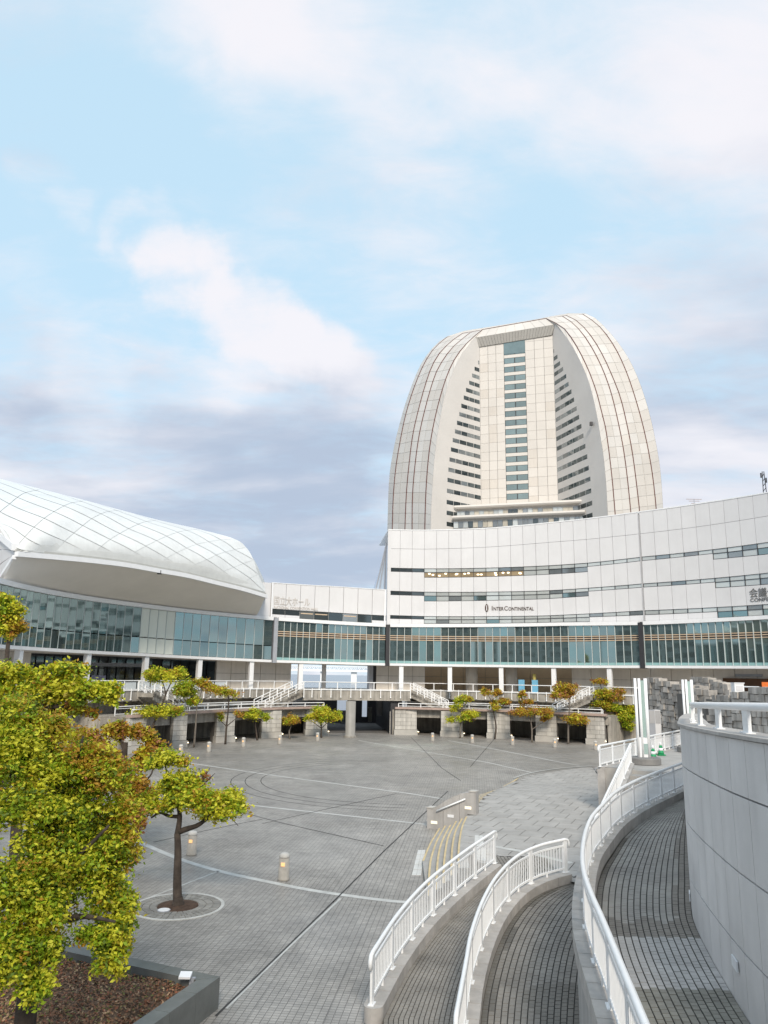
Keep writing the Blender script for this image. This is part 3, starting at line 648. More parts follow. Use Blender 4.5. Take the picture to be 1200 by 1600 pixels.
for ci, (a, b, k) in enumerate(cols):
    back = MB(); back.strip([p + TW * 0.13 for p in a], [p + TW * 0.13 for p in b]); back.build('shell_backing', mat('tower_joint', (0.62, 0.59, 0.55), 0.9, 0.05), tower)
    for i in range(NA - 1):
        g = 0.016; P = []
        for u, v in ((i + g, g), (i + g, 1 - g), (i + 1 - g, 1 - g), (i + 1 - g, g)):
            f = u - i; pa = a[i] * (1 - f) + a[i + 1] * f; pb = b[i] * (1 - f) + b[i + 1] * f
            P.append(pa * (1 - v) + pb * v)
        m = M_tilew if ci in (0, 2, 3) and random.random() < 0.9 else (M_tile if random.random() < 0.8 else M_tilew)
        mb = MB(); mb.hexa([P[0] + TW * .06, P[1] + TW * .06, P[2] + TW * .06, P[3] + TW * .06] + P); mb.build('shell_tile_panel', m, tower)
for k in range(1, 5):
    L = [p - TW * 0.10 for p in ARCH[k]]
    MB().tube(L, [0.15] * (NL - 3) + [0.10] * (NT + 5) + [0.15] * (NA - NL - NT - 2), 5).build('red_seam', M_seam, tower)
# the shell goes on behind, so the tower is solid from the side as well
rear = [p + TW * 24 for p in ARCH[5]]
cen = np.mean([ARCH[5][0], ARCH[5][-1]], axis=0)
rear = [p + (cen - p) * np.array([0.12, 0.12, 0]) for p in rear]
mb = MB(); mb.strip(ARCH[5], rear); mb.add(rear, [tuple(range(len(rear)))]); mb.build('rear_shell', M_tile, tower)
# fins
def fin(legs, corner, name):
    mb = MB(); V = []
    for p in legs: V += [p, np.array([corner[0], corner[1], p[2]])]
    mb.add(V, [(2 * i, 2 * i + 1, 2 * i + 3, 2 * i + 2) for i in range(len(legs) - 1)]); mb.build(name, M_fin, tower)
fin(fl, CLp, 'fin_wall'); fin(fr, CRp, 'fin_wall')
# recess back wall: tile grid with a strip of windows up the middle
ztop = hitw(805, 531, 0)[2]; zbot = 15.0
zw_top, zw_bot = hitw(805, 577, 0)[2], hitw(812, 776, 0)[2]
rowh = (zw_top - zw_bot) / 14.0
wl = np.linalg.norm((CRp - CLp)[:2])
def rc(f, z): return np.array([CLp[0] + (CRp[0] - CLp[0]) * f, CLp[1] + (CRp[1] - CLp[1]) * f, z])
f0, f1 = 0.335, 0.625
mb = MB(); mb.quad(rc(0, zbot) + TW * .4, rc(1, zbot) + TW * .4, rc(1, ztop + 4) + TW * .4, rc(0, ztop + 4) + TW * .4); mb.build('recess_backing', MATS['tower_joint'], tower)
def rpan(fa, fb, za, zb, m, nm, out=0.0, par=tower):
    P = [rc(fa, za) - TW * out, rc(fb, za) - TW * out, rc(fb, za) + TW * .2, rc(fa, za) + TW * .2]
    return MB().hexa(P + [q + np.array([0, 0, zb - za]) for q in P]).build(nm, m, par)
zz = zw_bot - rowh * 8
nrow = int((ztop - zz) / rowh)
for r in range(nrow + 1):
    za = zz + rowh * r; zb = min(za + rowh, ztop - 0.1)
    if zb - za < 0.3: continue
    for fa, fb in ((0.0, 0.115), (0.115, 0.225), (0.225, f0), (f1, 0.75), (0.75, 0.875), (0.875, 1.0)):
        rpan(fa + 0.002, fb - 0.002, za + 0.03, zb - 0.03, M_tile if random.random() < .12 else M_tilew, 'recess_panel')
    mid = zw_bot + rowh * round((za - zw_bot) / rowh)
    wz0, wz1 = mid - rowh * 0.28, mid + rowh * 0.36
    rpan(f0 + .002, f1 - .002, wz1 + 0.02, mid + rowh * 0.72 - 0.02, M_tilew, 'recess_panel')
    fr_ = rpan(f0, f1, wz0, wz1, M_dark, 'window_frame', -0.12)
    for q in range(2):
        fa = f0 + (f1 - f0) * q / 2
        rpan(fa + 0.006, fa + (f1 - f0) / 2 - 0.006, wz0 + 0.1, wz1 - 0.1, M_twin, 'window_pane', -0.04, fr_)
rpan(f0, f1, hitw(805, 552, 0)[2], hitw(805, 532, 0)[2], M_twin, 'window_pane', 0.06)
# beam across the top of the recess, with its ribbed face
bt = [hitw(p[0], p[1], -1.2) for p in even2([FL[-1], FR[-1]], 27)]
bb = [hitw(p[0], p[1], -0.35) for p in even2([(748.6, 542), (861.6, 523.6)], 27)]
for i in range(26):
    g = 0.04; P = [bb[i] * (1 - g) + bb[i + 1] * g, bb[i] * g + bb[i + 1] * (1 - g), bt[i] * g + bt[i + 1] * (1 - g), bt[i] * (1 - g) + bt[i + 1] * g]
    MB().hexa([P[0], P[1], P[1] + TW * 1.5, P[0] + TW * 1.5, P[3], P[2], P[2] + TW * 1.5, P[3] + TW * 1.5]).build('beam_panel', mat('beam_grey', (0.40, 0.385, 0.36), 0.6, 0.06, objvar=0.06), tower)
mb = MB(); mb.hexa([bb[0] + TW * .3, bb[-1] + TW * .3, bb[-1] + TW * 2, bb[0] + TW * 2, bt[0] + TW * .3, bt[-1] + TW * .3, bt[-1] + TW * 2, bt[0] + TW * 2]); mb.build('beam_core', M_gap, tower)
# windows stepping along the fins
LW = [(697, 372), (672, 415), (655, 462), (635, 512), (613, 562), (597, 615), (580, 672), (566, 730), (550, 790), (536, 850), (520, 910), (508, 975), (498, 1045), (490, 1115), (484, 1187), (480, 1262), (478, 1340), (478, 1415), (478, 1492)]
LW = [(590 + x / 4.444, 480 + y / 4.444) for x, y in LW]
RW = [(310, 310), (335, 350), (354, 398), (376, 440), (399, 493), (417, 550), (438, 606), (457, 665), (476, 730), (494, 793), (511, 860), (526, 930), (540, 1007), (554, 1083), (565, 1167), (577, 1248), (583, 1335), (590, 1425), (593, 1513)]
RW = [(800 + x / 4.706, 480 + y / 4.706) for x, y in RW]
for pts, C_, B_, sgn in ((LW, CLp, BLp, 1), (RW, CRp, BRp, -1)):
    dirv = (C_ - B_) * np.array([1, 1, 0]); ln = np.linalg.norm(dirv); dirv = dirv / ln
    nrm = np.array([-dirv[1], dirv[0], 0]); nrm = nrm if np.dot(nrm, O_ - C_) > 0 else -nrm
    for x, y in pts:
        p = hit_plane(x, y, C_, B_); s0 = np.dot(p - B_, dirv); L = ln - s0 - 0.15
        n = max(1, int(round(L / 3.0)))
        for j in range(n):
            a = np.array([B_[0], B_[1], 0]) + dirv * (s0 + L * j / n); b = np.array([B_[0], B_[1], 0]) + dirv * (s0 + L * (j + 1) / n)
            z0, z1 = p[2] - 1.25, p[2] + 0.15
            P = [a + nrm * .02 + dirv * .08, b + nrm * .02 - dirv * .08, b - nrm * .1 - dirv * .08, a - nrm * .1 + dirv * .08]
            m = M_glassd if random.random() < 0.6 else M_win
            MB().hexa([q + np.array([0, 0, z0]) for q in P] + [q + np.array([0, 0, z1]) for q in P]).build('window_pane', m, tower)
# two rounded terrace ledges at the foot of the recess, with windows below each
def ledge(pa, pb, w, hgt):
    a, b = hitw(pa[0], pa[1], w), hitw(pb[0], pb[1], w); b[2] = a[2] = (a[2] + b[2]) / 2
    e = (b - a) / np.linalg.norm(b - a)
    prof = [(-0.2, 0), (0.9, 0.1), (1.25, 0.5), (1.0, 1.0), (0.5, 1.25), (-0.2, 1.3)]
    MB().sweep([a, b], prof).build('terrace_ledge', M_tilew, tower)
    back = TW * -w
    MB().hexa([a + TW * .2, b + TW * .2, b + TW * 12, a + TW * 12] + [q + np.array([0, 0, 1.2]) for q in (a + TW * .2, b + TW * .2, b + TW * 12, a + TW * 12)]).build('terrace_slab', M_tilew, tower)
    n = 26; z0 = a[2] - hgt
    for i in range(n):
        p, q = a + (b - a) * (i / n) + TW * 0.6, a + (b - a) * ((i + 1) / n) + TW * 0.6
        m = random.choice([M_winb, M_winb, M_cream, M_cream, M_cream, M_win, M_glassd])
        P = [p + e * .06, q - e * .06, q - e * .06 + TW * .1, p + e * .06 + TW * .1]
        MB().hexa([np.array([v[0], v[1], z0]) for v in P] + [np.array([v[0], v[1], z0 + 2.0]) for v in P]).build('window_pane', m, tower)
    P = [a + TW * .9, b + TW * .9, b + TW * 12, a + TW * 12]
    MB().hexa([np.array([v[0], v[1], z0 - 3]) for v in P] + [np.array([v[0], v[1], a[2] + .1]) for v in P]).build('terrace_wall', M_tilew, tower)
ledge((711, 799), (911, 784), -9.5, 2.6); ledge((708, 815), (914, 800.5), -11.5, 2.6)
p = hit_plane(926, 663, CRp, BRp); MB().box(p + np.array([-0.6, -0.6, -0.6]), 0.8, 0.8, 1.1).build('wall_lamp', M_dark, tower)

# ------------------------------------------------------------------ the white shell roof of the convention hall
FASR = -3.0
# each rib: how far behind the eave line it starts (None: on the eave), its first crossing, the sight lines of its crossings, its last crossing
RIBS = [(14.0, 2, '-75,790 -62,776 -49,765 -36,757 -5,747', 7.6), (5.0, 2, '-13,814 0,799.6 15,787.4 27.3,777 40.4,769.6 64.7,764.3', 7.6),
        (None, 0, '24.3,855.5 38.8,838.9 53.2,823.7 69,809.8 84.4,799.5 100,790.5 113,785.5 134,782', 7.6), (None, 0, '87.4,861.5 101.2,845.8 115.5,832.9 129.4,821.3 143.3,810.5 158,803 170,799 190,797.2', 7.6),
        (None, 0, '143.7,867.5 158.3,853.7 172.2,842.8 187.2,833.6 201,826 216,819 229,815 248,812.5', 7.6), (None, 0, '196.4,874.5 211,862.8 227.8,853.3 244.7,845 260.4,837.8 277.3,831.6 291.8,828.7 312,827', 7.4),
        (None, 0, '247.1,884 260.4,872.1 276,863.7 291.8,856.4 307.5,850.4 326,846.6 345,843.6 366.7,842', 7.0), (None, 0, '290.6,892 305,881.8 323.2,874.6 337.7,867.3 352.2,862.5 366.7,858.9 384.8,855.2', 6.0),
        (None, 0, '335.3,903.3 349.8,892.7 365.5,886.6 380,880.6 396.2,875', 4.0), (None, 0, '376.4,913.5 390.9,903.6 403.4,897.3', 2.0), (None, 0, '413.8,925 414.2,922 414.4,919', 0.5)]
IC = 2
shell = thing('shell_roof_hall', 'convention hall roof shaped like a white tiled shell, over the left gallery', 'shell roof', A(-60, 45, 12))
def fas(x, y):
    return hit_plane(x, y, np.array([-28.4, 58.0, 0]), np.array([-13.4, 85.9, 0]))   # the eave runs straight
RP = []; BK = []; MM = []
cY = fas(24.3, 855.5)[1]
for dv, m0, pts, M in RIBS:
    Q = [tuple(float(v) for v in q.split(',')) for q in pts.split()]
    ms = [m0 + k for k in range(len(Q) - 1)] + [M]
    if M < len(Q) - 1 + m0: ms = list(np.linspace(m0, M, len(Q)))
    y0 = fas(*Q[0])[1] if dv is None else cY + dv
    back = 17.0 * M / 7.6; BK.append(max(1.0, back)); MM.append(M)
    P = [D(x, y, y0 + back * (max(0.0, (m - m0)) / max(0.1, M - m0))**1.5) for (x, y), m in zip(Q, ms)]
    SP = spline([np.append(p, m) for p, m in zip(P, ms)], 0.4)
    RP.append((np.array([q[3] for q in SP]), np.array([q[:3] for q in SP])))
def rib(i, m):
    i = min(max(i, 0), len(RP) - 1); M_, P_ = RP[i]
    return np.array([np.interp(m, M_, P_[:, k]) for k in range(3)])
def mtop(s):
    i = min(int(s), len(RP) - 2); f = s - i; return MM[i] * (1 - f) + MM[i + 1] * f
def srf(s, t):                             # t: 0 at the eave, 1 at the ridge
    i = min(int(s), len(RP) - 2); f = s - i
    p0, p1, p2, p3 = [rib(k, t * MM[min(max(k, 0), len(RP) - 1)]) for k in (i - 1, i, i + 1, i + 2)]
    return 0.5 * (2 * p1 + (p2 - p0) * f + (2 * p0 - 5 * p1 + 4 * p2 - p3) * f * f + (3 * p1 - p0 - 3 * p2 + p3) * f**3)
def srm(s, m):                             # the same, by crossing number
    i = min(int(s), len(RP) - 2); f = s - i
    return rib(i, min(m, MM[i])) * (1 - f) + rib(i + 1, min(m, MM[i + 1])) * f
nr = len(RP) - 1
base = MB(); TT = np.linspace(0, 1, 25)
V = [srf(min(i / 4, nr - 1e-6), t) - np.array([0, 0, 0.13]) for i in range(nr * 4 + 1) for t in TT]
base.add(V, [(i * 25 + j, (i + 1) * 25 + j, (i + 1) * 25 + j + 1, i * 25 + j + 1) for i in range(nr * 4) for j in range(24)])
# and down the far side
V = []
for i in range(nr * 2 + 1):
    a = srf(i * .5, 1.0); v = (srf(i * .5, 1.0) - srf(i * .5, 0.9)); v = v / np.linalg.norm(v)
    i0 = min(int(i * .5), nr - 1); q_ = i * .5 - i0; bk = BK[i0] * (1 - q_) + BK[i0 + 1] * q_
    for k in range(5): V.append(a + np.array([v[0] * bk * .8 * k / 4, v[1] * bk * .8 * k / 4, -0.28 - bk * .5 * (k / 4)**1.5]))
base.add(V, [(i * 5 + j, (i + 1) * 5 + j, (i + 1) * 5 + j + 1, i * 5 + j + 1) for i in range(nr * 2) for j in range(4)])
base.build('shell_base', mat('shell_joint', (0.64, 0.65, 0.64), 0.8, 0.05), shell, True)
for i in range(nr):
    for j in range(-1, 8):
        gs, gm = 0.006, 0.022
        S = np.linspace(i + gs, i + 1 - gs, 7); V = []; ok = False
        for s_ in S:
            mt = mtop(s_); f = s_ - i
            m0_ = min(mt, max(0, j + 1 - f + gm)); m1_ = min(mt, max(0, j + 2 - f - gm))
            if m1_ - m0_ > 0.05: ok = True
            for q in range(4): V.append(srf(s_, (m0_ + (m1_ - m0_) * q / 3) / max(mt, 1e-3)))
        if not ok: continue
        mb = MB(); mb.add(V, [(a * 4 + b, (a + 1) * 4 + b, (a + 1) * 4 + b + 1, a * 4 + b + 1) for a in range(6) for b in range(3)])
        mb.build('shell_tile_panel', M_shell, shell, True)
# fascia, gutter line, soffit
fz = [rib(k, 0) for k in range(IC, len(RP))]
fine = spline(fz, 1.0)
MB().sweep(lift(fine, -0.42), [(0.0, -0.30), (0.42, -0.30), (0.42, 0.10), (0.0, 0.10)]).build('fascia', M_white, shell)
MB().sweep(lift(fine, -0.18), [(-0.2, -0.13), (0.2, -0.13), (0.2, 0.06), (-0.2, 0.06)]).build('gutter', mat('gutter_grey', (0.42, 0.42, 0.40), 0.7, 0.08), shell)
inn = [A(t, RG(t) + 0.1, z_gt(t) + 0.42) for t in [TH(x, 950) for x in np.linspace(0, 402, len(fine))]]
mb = MB(); V = []
for a, b in zip(fine, inn):
    a = a + np.array([0, 0, -0.72])
    for k in range(5):
        f = k / 4; V.append(a * (1 - f) + b * f + np.array([0, 0, -0.5 * math.sin(math.pi * f) * 0.25]))
n5 = len(fine); mb.add(V, [(i * 5 + j, i * 5 + j + 1, (i + 1) * 5 + j + 1, (i + 1) * 5 + j) for i in range(n5 - 1) for j in range(4)])
mb.build('soffit', M_soffit, shell, True)
a, b = fine[-1], inn[-1]
MB().add([a + np.array([0, 0, 0.1]), a + np.array([0, 0, -0.72]), b, b + np.array([0, 1.5, 4.0]), rib(len(RP) - 1, 1)], [(0, 1, 2, 3, 4)]).build('end_face', M_panel, shell)
# the left flank that turns away at the corner
c0 = rib(IC, 0)
flankT = [c0, D(0, 835, cY + 3.2), rib(1, 2), rib(0, 2)]
flankB = [c0 + np.array([0, 0, -0.75]), D(0, 905, c0[1] + 3.4), D(-25, 930, c0[1] + 5.2), D(-90, 985, c0[1] + 14)]
for i in range(3):
    for k in range(3):
        f0_, f1_ = k / 3 + .01, (k + 1) / 3 - .01
        P = [flankT[i] * (1 - f0_) + flankB[i] * f0_, flankT[i + 1] * (1 - f0_) + flankB[i + 1] * f0_, flankT[i + 1] * (1 - f1_) + flankB[i + 1] * f1_, flankT[i] * (1 - f1_) + flankB[i] * f1_]
        dd = np.array([0.2, 0.5, 0])
        MB().hexa([P[3] + dd, P[2] + dd, P[1] + dd, P[0] + dd, P[3], P[2], P[1], P[0]]).build('flank_panel', M_panel, shell)
MB().sweep(flankT, [(-0.3, -0.25), (0.3, -0.25), (0.3, 0.3), (-0.3, 0.3)]).build('flank_edge', M_white, shell)
MB().sweep(flankB, [(-0.15, -0.15), (0.15, -0.15), (0.15, 0.15), (-0.15, 0.15)]).build('flank_edge', M_white, shell)
p = fas(252, 890); MB().box(p + np.array([0, -0.5, -0.5]), 0.35, 0.3, 0.35).build('floodlight', M_dark, shell)
# ------------------------------------------------------------------ railings
def railing(name, label, pts, h=0.95, post=2.4, rail_r=0.05, bal=0.13, group=None, post_w=0.13, mid=True, endcurl=True, cat='railing', balr=0.011, curve_ends=(True, True), lights=None):
    """white railing along a line of foot points: plate posts, round top rail, second rail, bottom rail and thin bars"""
    L = even(pts, 0.3); o = thing(name, label, cat, L[0], group)
    top = lift(L, h)
    if endcurl:
        for e, q in ((0, 1), (-1, -2)):
            if not curve_ends[0 if e == 0 else 1]: continue
            d = top[e] - top[q]; d = d / np.linalg.norm(d)
            c = [top[e] + d * 0.12 + np.array([0, 0, -0.03]), top[e] + d * 0.17 + np.array([0, 0, -0.12]), top[e] + d * 0.17 + np.array([0, 0, -0.26])]
            top = c[::-1] + top if e == 0 else top + c
    MB().tube(top, rail_r, 8).build('top_rail', M_steel, o, True)
    prof = lambda a, b: [(-a, -b), (a, -b), (a, b), (-a, b)]
    if mid: MB().sweep(lift(L, h - 0.17), prof(0.02, 0.025)).build('middle_rail', M_steel, o)
    MB().sweep(lift(L, 0.12), prof(0.02, 0.025)).build('bottom_rail', M_steel, o)
    n = max(2, int(round(sum(np.linalg.norm(L[i + 1] - L[i]) for i in range(len(L) - 1)) / post)) + 1)
    Pp = even(L, n=n)
    for i, p in enumerate(Pp):
        d = Pp[min(i + 1, n - 1)] - Pp[max(i - 1, 0)]; a = math.atan2(d[1], d[0])
        po = MB().box(p, post_w, 0.05, h - 0.02, a).build('post', M_steel, o)
        if bal: MB().box(p, post_w + 0.07, 0.12, 0.014, a).build('base_plate', M_steel, po)
    if bal:
        mb = MB(); Q = even(L, bal)
        for i, p in enumerate(Q):
            d = Q[min(i + 1, len(Q) - 1)] - Q[max(i - 1, 0)]; a = math.atan2(d[1], d[0])
            mb.box(p + np.array([0, 0, 0.12]), balr * 1.6, balr * 1.6, h - 0.29 if mid else h - 0.15, a)
        mb.build('baluster', M_steel, o, kind='stuff')
        mb = MB()                      # short feet under the bottom rail
        for p in even(L, post / 2): mb.box(p, 0.05, 0.04, 0.12)
        mb.build('rail_foot', M_steel, o)
    return o

# ------------------------------------------------------------------ terrace with stone piers
PIERS = [(182, 240, 1177, 'leftmost stone pier, a wide one half hidden by the orange trees'), (262, 296, 1168, 'stone pier with dark water stains behind the tall cloud pruned tree'), (333, 369, 1160, 'stone pier behind the bare-branched small tree'),
         (407, 440, 1153, 'stone pier left of the small round orange tree, left of the passage'), (477, 511, 1148.5, 'stone pier forming the left side of the dark passage'),
         (617, 651, 1148.5, 'stone pier forming the right side of the dark passage'), (689, 723, 1151, 'stone pier second to the right of the passage, behind a yellow green tree'), (761, 798, 1154, 'stone pier behind the slim two-pad orange tree'),
         (836, 872, 1159, 'stone pier between two spreading orange trees'), (914, 948, 1163.5, 'rightmost stone pier, weathered, behind the dense pine-like tree')]
z_cop = lambda th: 3.1
pier_pol = []
for x0, x1, yb, lab in PIERS:
    a, b = G(x0, yb), G(x1, yb - (0 if x0 > 450 else 0)); ta, ra = pol(a); tb, rb = pol(b); R = (ra + rb) / 2; tc = (ta + tb) / 2
    pier_pol.append((ta, tb, R))
    o = thing('stone_pier', lab, 'stone pier', A(tc, R, 0), 'stone piers under the terrace')
    rows = [(0.62, 1.05), (1.05, 1.5), (1.5, 1.95), (1.95, 2.4), (2.4, 2.85)]
    MB().arcbox(ta + .05, tb - .05, 0, 2.84, R + 0.05, R + 1.3).build('pier_core', mat('stone_joint', (0.16, 0.15, 0.14), 0.9, 0.1), o)
    nb = 2 if x1 - x0 < 45 else 4
    for r, (za, zb) in enumerate(rows):
        cuts = np.linspace(ta, tb, nb + 1)
        if r % 2: cuts = np.concatenate([[ta], (cuts[:-1] + cuts[1:]) / 2, [tb]])
        for i in range(len(cuts) - 1):
            u = random.uniform(-0.012, 0.012)
            MB().arcbox(cuts[i] + 0.02, cuts[i + 1] - 0.02, za + 0.012, zb - 0.012, R + u, R + 0.4).build('stone_block', M_stone, o)
    MB().arcbox(ta - 0.12, tb + 0.12, 0, 0.6, R - 0.16, R + 0.5).build('plinth', M_stoneb, o)
    if x0 > 250:   # small ground lamp on the plinth
        p = A(tb + 0.25, R - 0.1, 0.35); MB().lathe(p, [(0.05, 0), (0.075, 0.05), (0.05, 0.1)], 10).build('ground_lamp', M_lamp, o)
def Rp(th): return float(np.interp(th, [(a + b) / 2 for a, b, r in pier_pol], [r for a, b, r in pier_pol]))
TL = (pier_pol[0][0], pier_pol[4][1]); TR = (pier_pol[5][0], pier_pol[9][1] + 0.5)
for (ta, tb), side_ in ((TL, 'left'), (TR, 'right')):
    o = thing('terrace', 'low stone terrace with pinkish coping on the %s of the dark passage' % side_, 'terrace', A((ta + tb) / 2, Rp((ta + tb) / 2), 0))
    n = 24
    MB().arcbox(ta, tb, 2.85, 2.95, lambda t: Rp(t) - 0.02, lambda t: Rp(t) + 5.5, n).build('terrace_floor', M_conc, o)
    MB().arcbox(ta, tb, 2.95, 3.17, lambda t: Rp(t) - 0.22, lambda t: Rp(t) + 0.45, n).build('coping', M_coping, o)
    MB().arcbox(ta, tb, 2.0, 2.85, lambda t: Rp(t) + 0.75, lambda t: Rp(t) + 1.2, n).build('lintel_beam', M_conc, o)
    MB().arcbox(ta, tb, 0.0, 2.85, lambda t: Rp(t) + 6.0, lambda t: Rp(t) + 6.3, n).build('back_wall', M_conc, o)
    for e in (ta, tb): MB().arcbox(e - 0.3, e + 0.3, 0, 2.84, lambda t: Rp(t) + 0.9, lambda t: Rp(t) + 6.2).build('end_wall', M_conc, o)
    L = [A(t, Rp(t) + 0.1, 3.17) for t in np.linspace(ta + 0.6, tb - 0.6, 40)]
    railing('terrace_railing', 'low white two-bar railing on the terrace coping, %s of the dark passage' % side_, L, 0.42, 2.6, 0.045, None, 'terrace railings', 0.09, mid=False, endcurl=False)
    L = [A(t, Rp(t) + 3.0, 2.95) for t in np.linspace(ta + 2.0, tb - 2.0, 40)]
    railing('terrace_railing', 'white railing further back on the terrace, %s of the dark passage' % side_, L, 0.75, 2.6, 0.045, None, 'terrace railings', 0.09, mid=True, endcurl=False)

# ------------------------------------------------------------------ upper pedestrian deck
def Rdk(th): return Rp(th) + 4.4
DT0, DT1 = pier_pol[0][0] - 6, pier_pol[9][1] + 14
deck = thing('pedestrian_deck', 'raised concrete walkway round the plaza with stained concrete edge', 'walkway', A(0, 42, 5))
BT0, BT1 = TH(470, 1085, -1.0), TH(641, 1085, -1.0)
def Rdeck(t):
    return Rp(t) + 0.7 if BT0 <= t <= BT1 else Rdk(t)
def deck_piece(t0, t1, R0, n, nm, z0=4.05, z1=5.0):
    for i in range(n):
        a = t0 + (t1 - t0) * i / n; b = t0 + (t1 - t0) * (i + 1) / n
        MB().arcbox(a + .02, b - .02, z0, z1 - 0.06, R0, lambda t: R0(t) + 0.3).build('edge_panel', M_conc, deck)
    MB().arcbox(t0, t1, z1 - 0.4, z1, lambda t: R0(t) + 0.05, lambda t: RG(t) + 14, n).build(nm, M_conc, deck)
for ta, tb in ((DT0 - 6, BT0), (BT1, DT1 + 14)): MB().arcbox(ta, tb, 0, 4.45, lambda t: Rdk(t) + 1.6, lambda t: Rdk(t) + 2.0, 16).build('support_wall', M_conc, deck)
deck_piece(DT0, BT0, Rdk, 14, 'deck_slab'); deck_piece(BT1, DT1, Rdk, 14, 'deck_slab')
deck_piece(BT0, BT1, lambda t: Rp(t) + 0.7, 7, 'bridge_slab', 3.95)
MB().arcbox(BT0, BT1, 3.85, 3.96, lambda t: Rp(t) + 0.55, lambda t: Rp(t) + 1.2, 7).build('edge_drip', M_conc, deck)
def deck_rail(label, t0, t1, Rf, pins=True):
    L = [A(t, Rf(t) + 0.1, 5.0) for t in np.linspace(t0, t1, 50)]
    o = railing('deck_railing', label, L, 0.92, 2.4, 0.05, None, 'railings along the upper walkway', 0.1, mid=False, endcurl=False)
    MB().tube([A(t, Rf(t) - 0.06, 5.03) for t in np.linspace(t0, t1, 50)], 0.05, 6).build('edge_rail', M_steel, o, True)
    L = even(L, n=max(2, int(abs(t1 - t0) * 0.7 / 1.0)))
    mbp, mbl = MB(), MB()
    for i, p in enumerate(L):
        th = pol(p)[0]; q = A(th, Rf(th) - 0.08, 4.2)
        mbp.box(q, 0.09, 0.08, 1.0, R_(-th)); mbl.lathe(q + np.array([0, 0, -0.06]), [(0.06, 0), (0.09, 0.06), (0.06, 0.13)], 6)
    mbp.build('edge_pin', M_steel, o, kind='stuff'); mbl.build('pin_foot', M_white, o, kind='stuff')
    mb = MB()
    for p in even(L, 0.6): mb.box(p + np.array([0, 0, 0.05]), 0.03, 0.03, 0.8)
    return o
deck_rail('white railing of the upper walkway, left part behind the small trees', DT0, BT0 - 1.0, Rdk)
deck_rail('white railing along the bridge over the dark passage', BT0, BT1, lambda t: Rp(t) + 0.7)
deck_rail('white railing of the upper walkway right of the passage, in front of the tan porch', BT1 + 1.0, DT1, Rdk)
# glass screen behind left railing
M_haze = mat('pale_screen', (0.62, 0.66, 0.68), 0.4, 0.05, 0.8)
for i in range(9):
    a = TH(160 + i * 22, 1068, -2); b = TH(160 + i * 22 + 20, 1068, -2)
    oo = MB().arcbox(a, b, 5.12, 5.8, lambda t: Rdk(t) + 0.16, lambda t: Rdk(t) + 0.2); oo.build('screen_panel', M_haze, deck)

def stair(label, xt, xb, side_lab):
    """straight flight along the front of the deck, from the deck at xt down to the terrace at xb"""
    ta, tb = TH(xt, 1085, -0.5), TH(xb, 1105, -0.5)
    n = 12; Rf = lambda t: Rp(t) + 1.4
    a, b = A(ta, Rf(ta), 5.0), A(tb, Rf(tb), 2.98)
    o = thing('terrace_stair', label, 'staircase', b, 'stairs from the walkway down to the terrace')
    e = (b - a) * np.array([1, 1, 0]); e /= np.linalg.norm(e); s = np.array([-e[1], e[0], 0]); s = s if np.dot(s, A(ta, 1, 0) - A(ta, 0, 0)) > 0 else -s
    W_ = 1.9
    for i in range(n):
        p = a + (b - a) * (i / n); q = a + (b - a) * ((i + 1) / n); z = a[2] - (a[2] - b[2]) * (i + 1) / n
        P = [p, q, q + s * W_, p + s * W_]
        MB().hexa([np.array([v[0], v[1], z - 0.35]) for v in P] + [np.array([v[0], v[1], z]) for v in P]).build('step', M_conc, o)
    for f in (0, W_):
        P0, P1 = a + s * f, b + s * f
        MB().hexa([P0 + np.array([0, 0, -0.75]), P1 + np.array([0, 0, -0.6]), P1 + s * .15 + np.array([0, 0, -0.6]), P0 + s * .15 + np.array([0, 0, -0.75]), P0 + np.array([0, 0, 0.12]), P1 + np.array([0, 0, 0.12]), P1 + s * .15 + np.array([0, 0, 0.12]), P0 + s * .15 + np.array([0, 0, 0.12])]).build('stringer', M_conc, o)
        for h in (0.3, 0.62, 0.95):
            MB().tube([P0 + np.array([0, 0, h]), P1 + np.array([0, 0, h])], 0.05 if h > .9 else 0.035, 6).build('handrail', M_steel, o)
        for k in range(6):
            p = P0 + (P1 - P0) * k / 5; MB().box(p, 0.1, 0.08, 0.95).build('rail_post', M_steel, o)
stair('stair with white handrails at the left, descending rightwards behind the green tree', 182, 243, 'l')
stair('stair with white handrails descending leftwards from the bridge, left of the passage', 470, 400, 'l')
stair('stair with white handrails descending rightwards from the bridge, right of the passage', 641, 697, 'r')
stair('stair with white handrails at the right, descending leftwards behind the orange trees', 935, 872, 'r')
# things under the bridge
p = G(547, 1152); o = thing('passage_column', 'thick round concrete column standing in the dark passage', 'column', p)
MB().lathe(p, [(0.62, 0), (0.62, 0.25), (0.55, 0.27), (0.55, 3.9)], 20).build('shaft', mat('grey_column', (0.36, 0.35, 0.33), 0.8, 0.1, 1.0, streak=0.2), o, True)
MB().lathe(p, [(0.7, 0), (0.7, 0.12)], 20).build('base', M_conc, o)
t0, t1 = pier_pol[4][1], pier_pol[5][0]
o = thing('passage_hall', 'dark undercroft behind the bridge with a lit glazed far side', 'undercroft', A((t0 + t1) / 2, 52, 0))
MB().arcbox(t0 - 3, t1 + 3, 0, 4.4, 62, 62.4, 4).build('back_wall', M_dark, o)  # near-black wall colour stands in for deep shade in the passage
for e in (t0 - 1.2, t1 + 0.6): MB().arcbox(e - 1.2, e, 0, 4.0, 41, 62).build('side_wall', M_dark, o)
